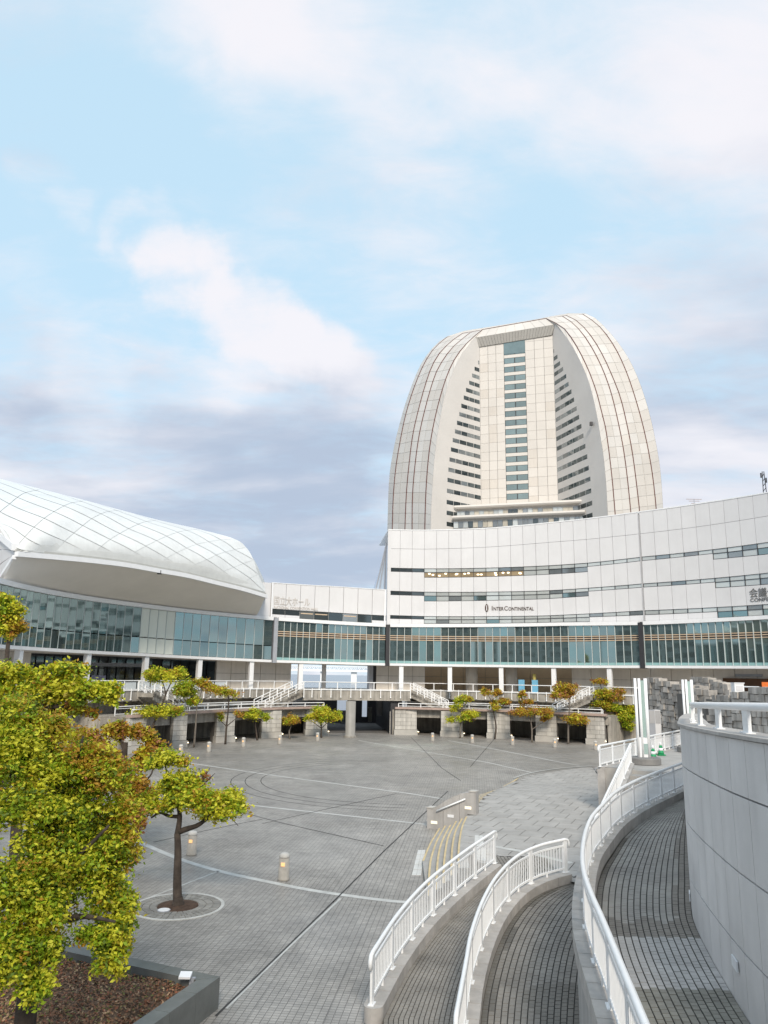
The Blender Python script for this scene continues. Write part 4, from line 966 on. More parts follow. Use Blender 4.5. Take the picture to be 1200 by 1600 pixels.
def facing(x0, y0, x1, y1, Y, m, nm):
    a, b = D(x0, y0, Y), D(x1, y1, Y); MB().hexa([(a[0], Y, b[2]), (b[0], Y, b[2]), (b[0], Y + .15, b[2]), (a[0], Y + .15, b[2]), (a[0], Y, a[2]), (b[0], Y, a[2]), (b[0], Y + .15, a[2]), (a[0], Y + .15, a[2])]).build(nm, m, o)
M_far = mat('bright_opening', (0.62, 0.68, 0.74), 0.5, 0.05, emit=(0.75, 0.85, 1.0), es=0.22)  # faint emission stands for daylight seen through the far openings
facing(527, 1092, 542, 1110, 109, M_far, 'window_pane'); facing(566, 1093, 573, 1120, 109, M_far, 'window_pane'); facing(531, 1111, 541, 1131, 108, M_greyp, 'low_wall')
facing(588.5, 1092, 597.5, 1118, 104, M_greyp, 'hanging_panel'); facing(599, 1092, 606.5, 1118, 104, M_greyp, 'hanging_panel'); facing(575, 1105, 581, 1128, 107, mat('dim_sign', (0.3, 0.3, 0.28), 0.6, 0.1), 'notice_board')
MB().arcbox(t0 - 2, t1 + 2, 0.004, 0.03, lambda t: Rp(t) + 2.5, lambda t: 62, 4).build('floor', mat('shade_toned_floor', (0.16, 0.155, 0.15), 0.7, 0.1), o)  # floor coloured darker to stand for the undercroft's shade
p = G(612, 1147); MB().box(p, 0.5, 0.5, 2.6).build('jamb', M_stone, o)

# ------------------------------------------------------------------ bollards
M_boll = mat('bollard_stone', (0.36, 0.34, 0.31), 0.85, 0.15, 6.0, 0.2, 60)
BOLL = [(443, 1375, 'nearest stone bollard with a glowing slot, standing alone inside the pale ring line'), (299, 1336, 'stone bollard with a glowing slot just right of the ringed tree trunk'), (212, 1305, 'stone bollard half hidden behind the edge of the large left tree'),
        (282, 1180, 'small distant bollard behind the top of the ringed tree'), (326, 1175, 'distant bollard in front of the stained pier at the left'), (380, 1167, 'distant bollard between the bare-branched tree and the low green tree'), (437, 1163, 'distant bollard left of the small round orange tree'),
        (496, 1158, 'distant bollard left of the bright tree at the dark passage'), (676, 1158, 'distant bollard right of the passage, left of the yellow green tree'), (738, 1161, 'distant bollard between the yellow green tree and the slim orange tree'),
        (801, 1164, 'distant bollard left of the wide spreading orange tree'), (867, 1168, 'distant bollard below the tall orange tree with a low pad'), (931, 1172, 'distant bollard partly hidden at the left end of the white stair railing')]
b0 = None
for x, y, lab in BOLL:
    p = G(x, y)
    if b0 is None:
        b0 = thing('stone_bollard', lab, 'bollard', p, 'lamp bollards round the plaza')
        MB().lathe(p, [(0.205, 0), (0.205, 0.06), (0.195, 0.08), (0.175, 0.70), (0.15, 0.71)], 24).build('shaft', M_boll, b0, True)
        sh_ = b0.children[0]; MB().lathe(p + np.array([0, 0, 0.71]), [(0.165, 0), (0.18, 0.02), (0.175, 0.09), (0.13, 0.14), (0.04, 0.16)], 24).build('cap', mat('bollard_cap', (0.50, 0.49, 0.47), 0.8, 0.1, 5), b0, True)
        MB().box(p + np.array([-0.02, -0.17, 0.47]), 0.13, 0.05, 0.11, R_(-4)).build('slot_lamp', mat('slot_glow', (0.8, 0.5, 0.25), 0.4, 0.05, emit=(1.0, 0.46, 0.17), es=0.35), sh_)
    else: copy_thing(b0, p, lab)
# ------------------------------------------------------------------ the small wall, curved steps and the raised forecourt
Z_P = 0.78
def zplat(Y): return 0.016 + (Z_P - 0.016) * min(1, max(0, (53.0 - Y) / 11.0))
M_slab = mat('forecourt_slab', (0.41, 0.395, 0.375), 0.6, 0.14, 1.2, 0.1, 12, objvar=0.12)
M_slabj = mat('forecourt_joint', (0.20, 0.20, 0.195), 0.9, 0.1)
M_yel = mat('yellow_nosing', (0.60, 0.47, 0.26), 0.6, 0.15, 2.0)
M_step = mat('step_stone', (0.36, 0.35, 0.335), 0.75, 0.12, 1.5)
M_wallst = mat('granite_grey', (0.44, 0.425, 0.41), 0.75, 0.10, 1.4, 0.2, 60, streak=0.2)
NOS = [[(660, 1345), (670, 1321), (678, 1307), (686, 1294)],
       [(668, 1400), (669, 1372), (671, 1348), (675, 1332), (682, 1313), (695, 1290)],
       [(680, 1390), (681, 1368), (683, 1342), (687, 1322), (694, 1305), (703, 1289)],
       [(692, 1380), (692, 1355), (695, 1328), (700, 1306), (712, 1283)],
       [(704, 1368), (704, 1345), (706, 1320), (711, 1298), (721, 1279)],
       [(716, 1356), (715, 1336), (717, 1312), (721, 1292), (728, 1276)]]
EXT = [(676, 1420), (690, 1415), (702, 1404), (714, 1393), (726, 1382)]
near = []
for k, c in enumerate(NOS):
    z = 0.13 * (k + 1)
    near.append(even(spline([G(x, y, z) for x, y in c], 0.2), n=14))
far = []
for k in range(6):
    z = 0.13 * (k + 1)
    a = G(744, 1244 + 2.6 * k, z); b = G(783 + k, 1224.5 + k * 0.6, 0.3); b[2] = zplat(b[1]) * (k + 1) / 6 + 0.004; c = G(818 + k * 1.0, 1210.5 + k * .2, 0.012 + 0.006 * k); d = G(900, 1200, 0.012 + 0.004 * k)
    far.append(even([a * 1.0, b, c, d], n=14))
steps = []
for k in range(6):
    for part in (near, far):
        lo = part[k] if part is near else part[k][:8]; z = lo[0][2]
        hi = part[k + 1][:len(lo)] if k < 5 else side(lo, 0.35)
        hi = [np.array([h[0], h[1], l[2]]) for h, l in zip(hi, lo)]
        mb = MB(); mb.strip(lo, hi); mb.strip([np.array([p[0], p[1], max(0, p[2] - 0.14)]) for p in lo], lo)
        mb.build('plaza_step', M_step, kind='structure')
        mb = MB(); w = 0.065
        up_ = lift(lo, 0.005); w = w if part is near else 0.05; mb.strip(side(up_, -0.005), side(up_, w)); mb.strip([p + np.array([0, 0, -0.05]) for p in side(lo, -0.006)], side(up_, -0.006))
        mb.build('yellow_step_edge', M_yel, kind='structure')
# forecourt outline
def on(x, y, z): return G(x, y, z)
left = [p for p in near[5]] + [p for p in far[5]]
R4a, R4b = np.array([7.75, 29.2, Z_P]), np.array([11.75, 37.4, 2.7])
fc = [p[:2] for p in left] + [G(925, 1198)[:2], np.array([13.5, 45.0]), np.array([11.9, 38]), R4a[:2], np.array([8.1, 26.4]), np.array([6.6, 24.6]), np.array([5.6, 26.0]), np.array([4.6, 27.4]), np.array([3.8, 28.2]), np.array([3.3, 28.6])]
fjoint = MB()
forecourt = struct(MB().box((9, 36, -0.5), 1, 1, 0.2), 'forecourt', M_slabj)
import mathutils
mb2 = MB()
ctr = np.mean(np.array(fc), axis=0)
mb2.add([(p[0], p[1], zplat(p[1]) - 0.013) for p in fc] + [(p[0], p[1], -0.2) for p in fc], [(i, (i + 1) % len(fc), (i + 1) % len(fc) + len(fc), i + len(fc)) for i in range(len(fc))])
struct(mb2, 'forecourt_edge', M_step)
def inside(p, poly):
    r = False; n = len(poly)
    for i in range(n):
        a, b = poly[i], poly[(i + 1) % n]
        if (a[1] > p[1]) != (b[1] > p[1]) and p[0] < (b[0] - a[0]) * (p[1] - a[1]) / (b[1] - a[1] + 1e-12) + a[0]: r = not r
    return r
ang = R_(-24); ux, uy = np.array([math.cos(ang), math.sin(ang)]), np.array([-math.sin(ang), math.cos(ang)])
sw, sh = 0.92, 1.15
for i in range(-30, 40):
    for j in range(-30, 40):
        c = np.array([8.0, 36.0]) + ux * (i + (0.5 if j % 2 else 0)) * sw + uy * j * sh
        hw, hh = ux * (sw / 2 - .012), uy * (sh / 2 - .012)
        cs = [c - hw - hh, c + hw - hh, c + hw + hh, c - hw + hh]
        ins = [inside(q, fc) for q in cs]
        if not any(ins): continue
        if not all(ins):
            cs = [q if k else None for q, k in zip(cs, ins)]
            # pull corners that lie outside back to the outline
            good = [q for q in cs if q is not None]; m_ = np.mean(good, axis=0)
            full = [c - hw - hh, c + hw - hh, c + hw + hh, c - hw + hh]; cs = []
            for q, k in zip(full, ins):
                if not k:
                    lo_, hi_ = 0.0, 1.0
                    for _ in range(9):
                        md = (lo_ + hi_) / 2
                        if inside(m_ + (q - m_) * md, fc): lo_ = md
                        else: hi_ = md
                    q = m_ + (q - m_) * lo_
                cs.append(q)
        u = random.uniform(0, 0.004)
        mc_ = np.mean(cs, axis=0); fjoint.add([(v[0], v[1], zplat(v[1]) - 0.006) for v in (mc_ + (q - mc_) * 1.06 for q in cs)], [(0, 1, 2, 3)])
        top = [(q[0], q[1], zplat(q[1]) + u) for q in cs]
        mb = MB(); mb.hexa([(q[0], q[1], q[2] - 0.02) for q in top] + top); mb.build('slab', M_slab, forecourt)
_fo = fjoint.build('forecourt_bed', M_slabj, kind='structure')
forecourt.data = _fo.data; bpy.data.objects.remove(_fo)
# low parapet with handrail beside the steps
wa, wb = G(667, 1294, 0), G(744, 1273, Z_P); wb_ = np.array([wb[0], wb[1], 0])
e = wb_ - wa; ln = np.linalg.norm(e); e /= ln; s = np.array([-e[1], e[0], 0])
o = parapet = thing('step_parapet', 'short stone parapet with curved top, handrail and three step lights beside the yellow-edged steps', 'parapet', wa)
prof = [(0, 0.86), (0.14, 0.87), (0.22, 1.0), (0.40, 1.28), (0.55, 1.47), (0.70, 1.62), (0.85, 1.70), (1.0, 1.74)]
for a, b in ((0, 0.335), (0.335, 0.665), (0.665, 1.0)):
    ts = [a + .003] + [t for t, _ in prof if a < t < b] + [b - .003]
    mb = MB(); V = []
    zt = lambda t: float(np.interp(t, [q for q, _ in prof], [q for _, q in prof]))
    for t in ts:
        p = wa + e * ln * t
        V += [p + np.array([0, 0, 0]), p + np.array([0, 0, zt(t)]), p + s * 0.42 + np.array([0, 0, zt(t)]), p + s * 0.42]
    n = len(ts)
    mb.add(V, [(4 * i + j, 4 * i + (j + 1) % 4, 4 * i + 4 + (j + 1) % 4, 4 * i + 4 + j) for i in range(n - 1) for j in range(4)] + [(0, 1, 2, 3), (4 * n - 1, 4 * n - 2, 4 * n - 3, 4 * n - 4)])
    mb.build('parapet_panel', M_wallst, o)
for a, b in ((0.0, 0.13), (0.86, 1.0)):
    MB().hexa([wa + e * ln * a - s * .03 + np.array([0, 0, zt((a + b) / 2) + .004]), wa + e * ln * b - s * .03 + np.array([0, 0, zt((a + b) / 2) + .004]), wa + e * ln * b + s * .45 + np.array([0, 0, zt((a + b) / 2) + .004]), wa + e * ln * a + s * .45 + np.array([0, 0, zt((a + b) / 2) + .004])] + [q + np.array([0, 0, .05]) for q in
        (wa + e * ln * a - s * .03 + np.array([0, 0, zt((a + b) / 2)]), wa + e * ln * b - s * .03 + np.array([0, 0, zt((a + b) / 2)]), wa + e * ln * b + s * .45 + np.array([0, 0, zt((a + b) / 2)]), wa + e * ln * a + s * .45 + np.array([0, 0, zt((a + b) / 2)]))]).build('cap_stone', M_stone, o)
h0, h1 = wa + e * ln * 0.22 - s * 0.1 + np.array([0, 0, 0.80]), wa + e * ln * 0.80 - s * 0.1 + np.array([0, 0, 1.42])
MB().tube([h0, h1], 0.035, 8).build('handrail', M_steel, o, True)
for t in (0.1, 0.5, 0.9):
    p = h0 + (h1 - h0) * t; MB().tube([p, p + s * 0.1 + np.array([0, 0, -.03])], 0.015, 6).build('bracket', M_steel, o)
for t, z, lit in ((0.15, 0.22, 1), (0.49, 0.56, 0), (0.84, 0.98, 1)):
    p = wa + e * ln * t + np.array([0, 0, z]) - s * 0.02
    P = [p - e * .15, p + e * .15, p + e * .15 + s * .03, p - e * .15 + s * .03]
    MB().hexa(P + [q + np.array([0, 0, 0.12]) for q in P]).build('step_light', mat('step_glow', (0.85, 0.8, 0.65), 0.4, 0.02, emit=(1.0, 0.85, 0.6), es=0.25) if lit else M_white, o)
# pale guiding plates set in the paving
M_plate = mat('pale_plate', (0.62, 0.62, 0.60), 0.6, 0.08, 3.0)
def plate(pix, z, cells=(2, 5)):
    P = [G(x, y, z) for x, y in pix]
    mb = MB()
    for i in range(cells[0]):
        for j in range(cells[1]):
            f = lambda u, v: (P[0] * (1 - u) + P[1] * u) * (1 - v) + (P[3] * (1 - u) + P[2] * u) * v
            a, b, c, d = (i + .03) / cells[0], (i + .97) / cells[0], (j + .03) / cells[1], (j + .97) / cells[1]
            q = [f(a, c), f(b, c), f(b, d), f(a, d)]
            mb.hexa([v + np.array([0, 0, -0.02]) for v in q] + [v + np.array([0, 0, 0.008]) for v in q])
    return struct(mb, 'guiding_plate', M_plate)
plate([(653, 1328), (665, 1328), (658, 1368), (643, 1368)], 0.0)
plate([(742, 1305), (755, 1306), (756, 1322), (741, 1322)], Z_P); plate([(742, 1324), (760, 1325), (760, 1345), (742, 1344)], Z_P)
for a, b in (((773, 1323), (812, 1330)), ((812, 1330), (893, 1349))):
    P = [G(a[0], a[1], Z_P), G(b[0], b[1], Z_P)]; P = [np.array([p[0], p[1], zplat(p[1]) + .01]) for p in P]
    mb = MB(); mb.strip(side(P, -.15), side(P, .15)); struct(mb, 'forecourt_line', M_line)

# ------------------------------------------------------------------ ramps and their railings
def zr(Y): return Z_P * min(1, max(0.0, (Y - 15.5) / 11.0))
def along(pix, h):
    out = []
    for x, y in pix:
        z = 0.5
        for _ in range(8): p = G(x, y, z); z = zr(p[1]) + h
        out.append(p)
    return out
r1 = spline(along([(581, 1569), (620, 1501), (660, 1448), (697, 1411), (735, 1378), (773, 1349)], 0.25), 0.3)
r2p = along([(884, 1363), (845, 1374), (810, 1393), (780, 1426), (757, 1470), (738, 1530), (728, 1592)], 0.25)
d_ = r2p[-1] - r2p[-2]; r2p.append(r2p[-1] + d_ * 1.1); r2 = spline(r2p[::-1], 0.3)
r3p = [G(x, y, 2.35 + 0.25 * max(0, min(1, (1360 - y) / 130))) for x, y in [(962.7, 1600), (944, 1542.7), (929, 1500), (917, 1457), (913, 1420), (915, 1385), (920, 1358.7), (928, 1337), (943.6, 1315), (965, 1289), (996, 1267), (1027, 1251), (1060, 1235.5)]]
r3p = [r3p[0] + (r3p[0] - r3p[1]) * 2.4] + r3p + [r3p[-1] + (r3p[-1] - r3p[-2]) * 1.0]
r3 = spline(r3p, 0.3)
M_curb = mat('curb_stone', (0.47, 0.445, 0.42), 0.8, 0.14, 3.0, 0.15, 40, objvar=0.16)
def curb(name, label, line, h, inner, outer, foot, step=0.62, roundend=False):
    """row of curb stones under a railing; foot(p) gives the ground height beneath"""
    L = even(line, step); o = thing(name, label, 'curb', (L[0][0], L[0][1], foot(L[0])))
    a, b = side(L, -outer), side(L, inner)
    for i in range(len(L) - 1):
        g = 0.012
        P = [a[i] * (1 - g) + a[i + 1] * g, a[i] * g + a[i + 1] * (1 - g), b[i] * g + b[i + 1] * (1 - g), b[i] * (1 - g) + b[i + 1] * g]
        zb = [foot(p) - 0.15 for p in P]
        MB().hexa([np.array([p[0], p[1], max(z, p[2] - h)]) for p, z in zip(P, zb)] + P).build('curb_stone', M_curb, o)
    if roundend:
        p = L[0]; q = (a[0] + b[0]) / 2; MB().lathe(np.array([q[0], q[1], foot(p) - 0.05]), [((inner + outer) / 2, 0), ((inner + outer) / 2, p[2] - foot(p) + 0.05)], 24).build('end_stone', M_curb, o)
    return o
fz_ = lambda p: zr(p[1])
curb('ramp_curb', 'short curved stone curb with a rounded end under the left ramp railing', r1, 0.4, 0.24, 0.16, fz_, roundend=True)
curb('ramp_curb', 'curved stone curb under the middle ramp railing', r2, 0.4, 0.26, 0.16, fz_)
curb('ramp_curb', 'long stone curb on top of the retaining wall, under the right ramp railing', r3, 0.30, 0.20, 0.24, lambda p: -5)
railing('ramp_railing', 'left white ramp railing, the shortest of the three, ending near the guiding plates', r1, 0.95, 1.7, 0.046, 0.125, 'curved white ramp railings', 0.16, balr=0.013)
railing('ramp_railing', 'middle white ramp railing, bending away beside the left one', r2, 0.95, 1.7, 0.046, 0.125, 'curved white ramp railings', 0.16, balr=0.013)
railing('ramp_railing', 'right white ramp railing, the longest, curving along the upper walk beside the big grey wall', r3, 0.95, 1.7, 0.05, 0.125, 'curved white ramp railings', 0.17, balr=0.014)
# wall below the upper walk
o = thing('retaining_wall', 'smooth grey retaining wall below the right ramp railing', 'retaining wall', (r3[0][0], r3[0][1], 0))
L = even(side(r3, -0.17), 1.6)
for i in range(len(L) - 1):
    a, b = L[i], L[i + 1]; d = (b - a) * 0.004; nrm = np.array([(b - a)[1], -(b - a)[0], 0]); nrm /= np.linalg.norm(nrm)
    P = [a + d, b - d, b - d + nrm * 0.25, a + d + nrm * 0.25]
    MB().hexa([np.array([p[0], p[1], -0.1]) for p in P] + [np.array([p[0], p[1], p[2] - 0.302]) for p in P]).build('wall_panel', M_wallst, o)
# paving of the ramps
M_pavj = mat('ramp_joint', (0.045, 0.042, 0.038), 0.9, 0.2)
M_pav = mat('ramp_paver', (0.235, 0.218, 0.195), 0.5, 0.30, 0.9, 0.1, 30)
M_pavd = mat('ramp_paver_damp', (0.135, 0.125, 0.108), 0.4, 0.3, 0.8, 0.1, 30)
M_pava = mat('walk_paver', (0.31, 0.295, 0.27), 0.55, 0.25, 0.8, 0.1, 30)
M_pavl = mat('ramp_paver_light', (0.50, 0.485, 0.47), 0.6, 0.10, 1.5, objvar=0.14)
M_pavn = mat('ramp_paver_brown', (0.27, 0.26, 0.225), 0.6, 0.15, 1.5, objvar=0.2)
def xat(line):
    q = sorted((p[1], p[0], p[2]) for p in line); Y = [a for a, b, c in q]; X = [b for a, b, c in q]
    return lambda y: float(np.interp(y, Y, X))
def ramp(name, lx, rx, zf, y0, y1, ncol, step, split=None, m=M_pav, dark=None):
    n = int((y1 - y0) / 0.3); Ys = np.linspace(y0, y1, n)
    b = MB(); b.strip([np.array([lx(y), y, zf(y) - 0.012]) for y in Ys], [np.array([rx(y), y, zf(y) - 0.012]) for y in Ys])
    base = struct(b, name, M_pavj)
    groups = {}
    rows = int((y1 - y0) / step)
    near_parts = []
    for r in range(rows):
        ya, yb = y0 + step * r, y0 + step * (r + 1) - 0.013
        for c in range(ncol):
            off = 0.5 * step if c % 2 else 0
            a, bb = ya + off, yb + off
            if bb > y1: continue
            u0, u1 = (c + 0.09) / ncol, (c + 0.91) / ncol
            P = [np.array([lx(y) * (1 - u) + rx(y) * u, y, zf(y)]) for u, y in ((u0, a), (u1, a), (u1, bb), (u0, bb))]
            z = random.uniform(-0.003, 0.003); P = [p + np.array([0, 0, z]) for p in P]
            mm = split(a, c) if split else m
            groups.setdefault(mm, MB()).hexa([p + np.array([0, 0, -0.02]) for p in P] + P)
            near_parts.append((a, mm, P))
    return base, groups, near_parts
x1, x2, x3o, x3i = xat(side(r1, 0.24)), xat(side(r2, -0.16)), xat(side(r3, -0.17)), xat(side(r3, 0.20))
x2r = xat(side(r2, 0.26))
M_wet = M_pavd
base, g, _ = ramp('ramp', x1, x2, lambda y: zr(y) + 0.02, 13.5, 27.9, 15, 0.16)
for m, mb in g.items(): mb.build('paver', m, base, kind='stuff')
base, g, _ = ramp('ramp', x2r, x3o, lambda y: zr(y) + 0.02, 12.0, 26.0, 15, 0.16, split=lambda y, c: M_pavd if (c > 7 + 1.5 * math.sin(y * 3.1) and 16.6 + .2 * math.sin(c) < y < 18.4) or (c > 9 and y < 15.2) or c < 1 + .8 * math.sin(y * 2.2) else M_pav)
for m, mb in g.items(): mb.build('paver', m, base, kind='stuff')
mb = MB(); mb.add([(3.2, 27.3, Z_P - .03), (3.9, 29.2, Z_P - .03), (8.3, 28.0, Z_P - .03), (8.0, 25.6, Z_P - .03), (6.7, 24.2, Z_P - .03), (5.0, 25.6, Z_P - .03)], [(0, 5, 4, 3, 2, 1)]); struct(mb, 'ramp_landing', M_slab)
# inner foot of the big wall
WPL = [(4.7, 3.0), (4.72, 6.0), (4.85, 8.2), (5.06, 10.2), (5.33, 12.0), (5.56, 13.15), (5.9, 14.7), (6.4, 16.65), (7.0, 18.3), (7.6, 19.8), (8.45, 22.0), (9.4, 24.4), (10.5, 27.1), (11.7, 30.0), (13.0, 33.0)]
wl_ = spline([(x, y, 0) for x, y in WPL], 0.25); xw = xat(wl_)
def za(y): return 2.05 + 0.35 * min(1, max(0, (y - 20) / 12.0))
def splitA(y, c): return M_pavl if 13.15 < y < 15.6 else (M_pavn if y <= 13.15 else (M_pavd if c > 12 + math.sin(y * 1.3) or (15.6 < y < 16.6 + 0.25 * math.sin(c * 1.1)) or (c < 1 and y < 24) else M_pava))
base, g, parts = ramp('upper_walk', x3i, xw, za, 7.5, 33.0, 15, 0.135, split=splitA)
parts.sort(key=lambda q: q[0]); vis = [q for q in parts if 11.4 < q[0]]
for a, m, P in vis[:300]:
    MB().hexa([p + np.array([0, 0, -0.02]) for p in P] + [p + np.array([0, 0, 0.001]) for p in P]).build('paver', m, base)
rest = {}
for a, m, P in vis[300:] + [q for q in parts if q[0] <= 11.4]: rest.setdefault(m, MB()).hexa([p + np.array([0, 0, -0.02]) for p in P] + P)
for m, mb in rest.items(): mb.build('paver', m, base, kind='stuff')
# the far part of the walk joins the east terrace
mb = MB(); Ys = np.linspace(33.0, 36, 4)
mb.strip([np.array([x3i(y), y, za(y) - .01]) for y in Ys], [np.array([x3i(y) + 4 + (y - 26) * .6, y, za(y) - .01]) for y in Ys]); struct(mb, 'upper_walk', M_pav)

# ------------------------------------------------------------------ the big round wall
M_wall = mat('round_wall_stone', (0.70, 0.68, 0.67), 0.7, 0.09, 0.7, 0.35, 55, objvar=0.07, streak=0.05)
def ztop(y): return 5.80 + 0.028 * (19.8 - y)
o = bigwall = thing('round_wall', 'big round grey stone clad wall at the right edge with a white tube rail on top', 'wall', (5.3, 12.0, 0))
L = even(wl_, 0.82)
inn_ = side(L, 0.45)
zc = [1.2, 2.42, 3.62, 4.85]
MBc = MB()
for i in range(len(L) - 1):
    a, b, c, d = L[i], L[i + 1], inn_[i + 1], inn_[i]
    MBc.hexa([np.array([p[0], p[1], 0]) for p in (side(L, .05)[i], side(L, .05)[i + 1], c, d)] + [np.array([p[0], p[1], ztop(p[1]) - .2]) for p in (side(L, .05)[i], side(L, .05)[i + 1], c, d)])
    cs = [1.6, 2.72, 3.82, 4.93, None]
    for k in range(4):
        sl = lambda p: 0.028 * (19.8 - p[1]); z0 = lambda p: cs[k] + sl(p) + 0.013; z1 = lambda p: (cs[k + 1] + sl(p) - 0.013) if cs[k + 1] else ztop(p[1]) - 0.07
        g = 0.010; q = [a * (1 - g) + b * g, a * g + b * (1 - g)]; nn = [c * 0.15 + b * .85, d * .15 + a * .85]
        MB().hexa([np.array([p[0], p[1], z0(p)]) for p in (q[0], q[1], nn[0], nn[1])] + [np.array([p[0], p[1], z1(p)]) for p in (q[0], q[1], nn[0], nn[1])]).build('wall_panel', M_wall, o)
MBc.build('wall_core', mat('dark_joint', (0.10, 0.10, 0.10), 0.9, 0.1), o)
L2 = even(wl_, 1.6); oa, ob_ = side(L2, -0.05), side(L2, 0.62)
for i in range(len(L2) - 1):
    P = [oa[i], oa[i + 1], ob_[i + 1], ob_[i]]
    MB().hexa([np.array([p[0], p[1], ztop(p[1]) - 0.055]) for p in P] + [np.array([p[0], p[1], ztop(p[1])]) for p in P]).build('coping_stone', M_curb, o)
for x, y in ((1129, 1503), (1077, 1398)):
    z = 2.35 if y > 1450 else 2.5
    p = D(x, y, 12.6 if y > 1450 else 17.6); p[0] = xw(p[1]) - 0.02
    i = min(range(len(wl_)), key=lambda k: abs(wl_[k][1] - p[1])); dd = wl_[i + 1] - wl_[i]; a = math.atan2(dd[1], dd[0])
    MB().box(np.array([p[0], p[1], p[2] - .09]), 0.34, 0.025, 0.15, a).build('wall_light', M_white, o)
M_tubew = M_steel
rl = [p for p in side(wl_, 0.3) if p[1] < 25.5]
yst = G(1067, 1126, 5.8)[1]
rl = [np.array([p[0], p[1], ztop(p[1])]) for p in rl if p[1] < yst + 1.6 and p[1] > 4]
o = thing('wall_railing', 'thick white tube rail on broad plate posts on top of the big round wall', 'railing', rl[-1])
top = lift(rl, 0.40)
MB().tube(top, 0.062, 12).build('top_rail', M_steel, o, True)
for p in even(rl[::-1], 2.0):
    i = min(range(len(rl)), key=lambda k: np.linalg.norm(rl[k] - p)); dd = rl[min(i + 1, len(rl) - 1)] - rl[max(0, i - 1)]; a = math.atan2(dd[1], dd[0])
    po = MB().box(p, 0.30, 0.05, 0.37, a).build('post', M_steel, o); MB().box(p, 0.36, 0.14, 0.02, a).build('post_foot', M_steel, po)

# ------------------------------------------------------------------ stair and terrace on the right
e = (R4b - R4a) * np.array([1, 1, 0]); ln = np.linalg.norm(e); e /= ln; s = np.array([e[1], -e[0], 0])
o = thing('terrace_steps', 'dark stone steps climbing between two white railings to the right terrace', 'stairs', R4a)
n = 12
for i in range(n):
    p = R4a + e * ln * i / n; q = R4a + e * ln; z = Z_P + (2.7 - Z_P) * (i + 1) / n; w = 2.9
    q = R4a + e * ln * (i + 1) / n
    P = [p, q, q + s * w, p + s * w]
    MB().hexa([np.array([v[0], v[1], 0.2]) for v in P] + [np.array([v[0], v[1], z]) for v in P]).build('step', M_step, o)
P = [R4a, R4b, R4b + s * .28, R4a + s * .28]
MB().hexa([np.array([v[0], v[1], 0]) for v in P] + [np.array([v[0], v[1], v[2] + 0.24]) for v in P]).build('stringer_wall', M_wallst, o)
railing('stair_railing', 'straight white railing climbing beside the dark steps to the right terrace', [R4a + s * .14 + np.array([0, 0, .24]), R4b + s * .14 + np.array([0, 0, .24])], 0.86, 2.2, 0.05, 0.125, None, 0.14)
r5 = [G(938, 1198, 2.72), G(1000, 1182, 2.72), G(1055, 1168, 2.72)]; r5.append(r5[-1] + (r5[-1] - r5[-2]) * 1.5)
r5 = spline(r5, 0.4)
railing('terrace_edge_railing', 'white railing along the edge of the right terrace behind the tall light pole', r5, 0.95, 1.9, 0.05, 0.125, None, 0.16)
L5 = even(r5, 1.2); o = thing('terrace_edge_curb', 'stone curb under the white railing of the right terrace', 'curb', L5[0])
for i in range(len(L5) - 1):
    a, b = side(L5, -.15), side(L5, .2); P = [a[i], a[i + 1], b[i + 1], b[i]]
    MB().hexa([np.array([p[0], p[1], 0.0]) for p in P] + P).build('curb_stone', M_curb, o)
pt = [R4b[:2], r5[0][:2]] + [p[:2] for p in r5[1:]] + [np.array([50, 50.0]), np.array([50, 30.0]), np.array([13.6, 34.4]), R4b[:2] + s[:2] * 2.9]
mb = MB(); mb.add([(p[0], p[1], 2.70) for p in pt], [tuple(range(len(pt)))]); mb.add([(p[0], p[1], 2.69) for p in pt] + [(p[0], p[1], -0.1) for p in pt], [(i, (i + 1) % len(pt), (i + 1) % len(pt) + len(pt), i + len(pt)) for i in range(len(pt))])
struct(mb, 'east_terrace', M_slab)
MB_ = MB(); p = r5[0]; MB_.tube([G(930, 1204, 0.8) + q for q in (np.array([0, 0, 0]), np.array([0, 0, 0.15]), np.array([0.9, 0, .2]), np.array([0.9, 0, 0]))], 0.03, 6)
o = thing('loop_handrail', 'small looped grey handrail at the foot of the right terrace corner', 'handrail', G(930, 1204, .8)); MB_.build('rail_loop', M_greyp, o)
# tall light poles
M_gglass = mat('green_glass', (0.42, 0.55, 0.52), 0.1, 0.04, 0.5, metal=0.3)
M_dbase = mat('dark_base', (0.20, 0.195, 0.19), 0.7, 0.15, 2.0)
def pole(label, xb, yb, ytop, z, Y=None):
    p = G(xb, yb, z) if Y is None else np.array([D(xb, yb, Y)[0], Y, z])
    H_ = D(xb, ytop, p[1])[2] - z
    o = thing('light_pole', label, 'light pole', p, 'tall white light poles on the right terrace')
    MB().lathe(p, [(0.80, 0), (0.80, 0.26), (0.76, 0.30)], 28).build('base', M_dbase, o)
    w = 0.52
    for dx, r in ((-w / 2, 0.07), (-w / 2 + 0.2, 0.07), (w / 2, 0.085)):
        MB().tube([p + np.array([dx, 0, 0.3]), p + np.array([dx, 0, H_])], r, 12).build('pole_tube', M_steel, o, True)
    MB().box(p + np.array([0.08, 0.02, 1.25]), 0.3, 0.03, H_ - 1.35).build('light_panel', M_gglass, o)
    MB().box(p + np.array([0.0, 0.01, 0.3]), 0.50, 0.11, 0.93).build('service_box', M_white, o); sb_ = o.children[-1]
    MB().box(p + np.array([0.10, -0.05, 0.45]), 0.2, 0.02, 0.5).build('service_window', M_gglass, o)
pole('nearer tall light pole of three white tubes, standing on a round dark base', 1007, 1193, 1060, 2.72)
pole('farther tall light pole of three white tubes, rising behind the round wall rail', 1081, 1180, 1062, 2.72, 46)
M_green = mat('green_cone', (0.02, 0.30, 0.12), 0.5, 0.06); M_wht = M_white
c0_ = None
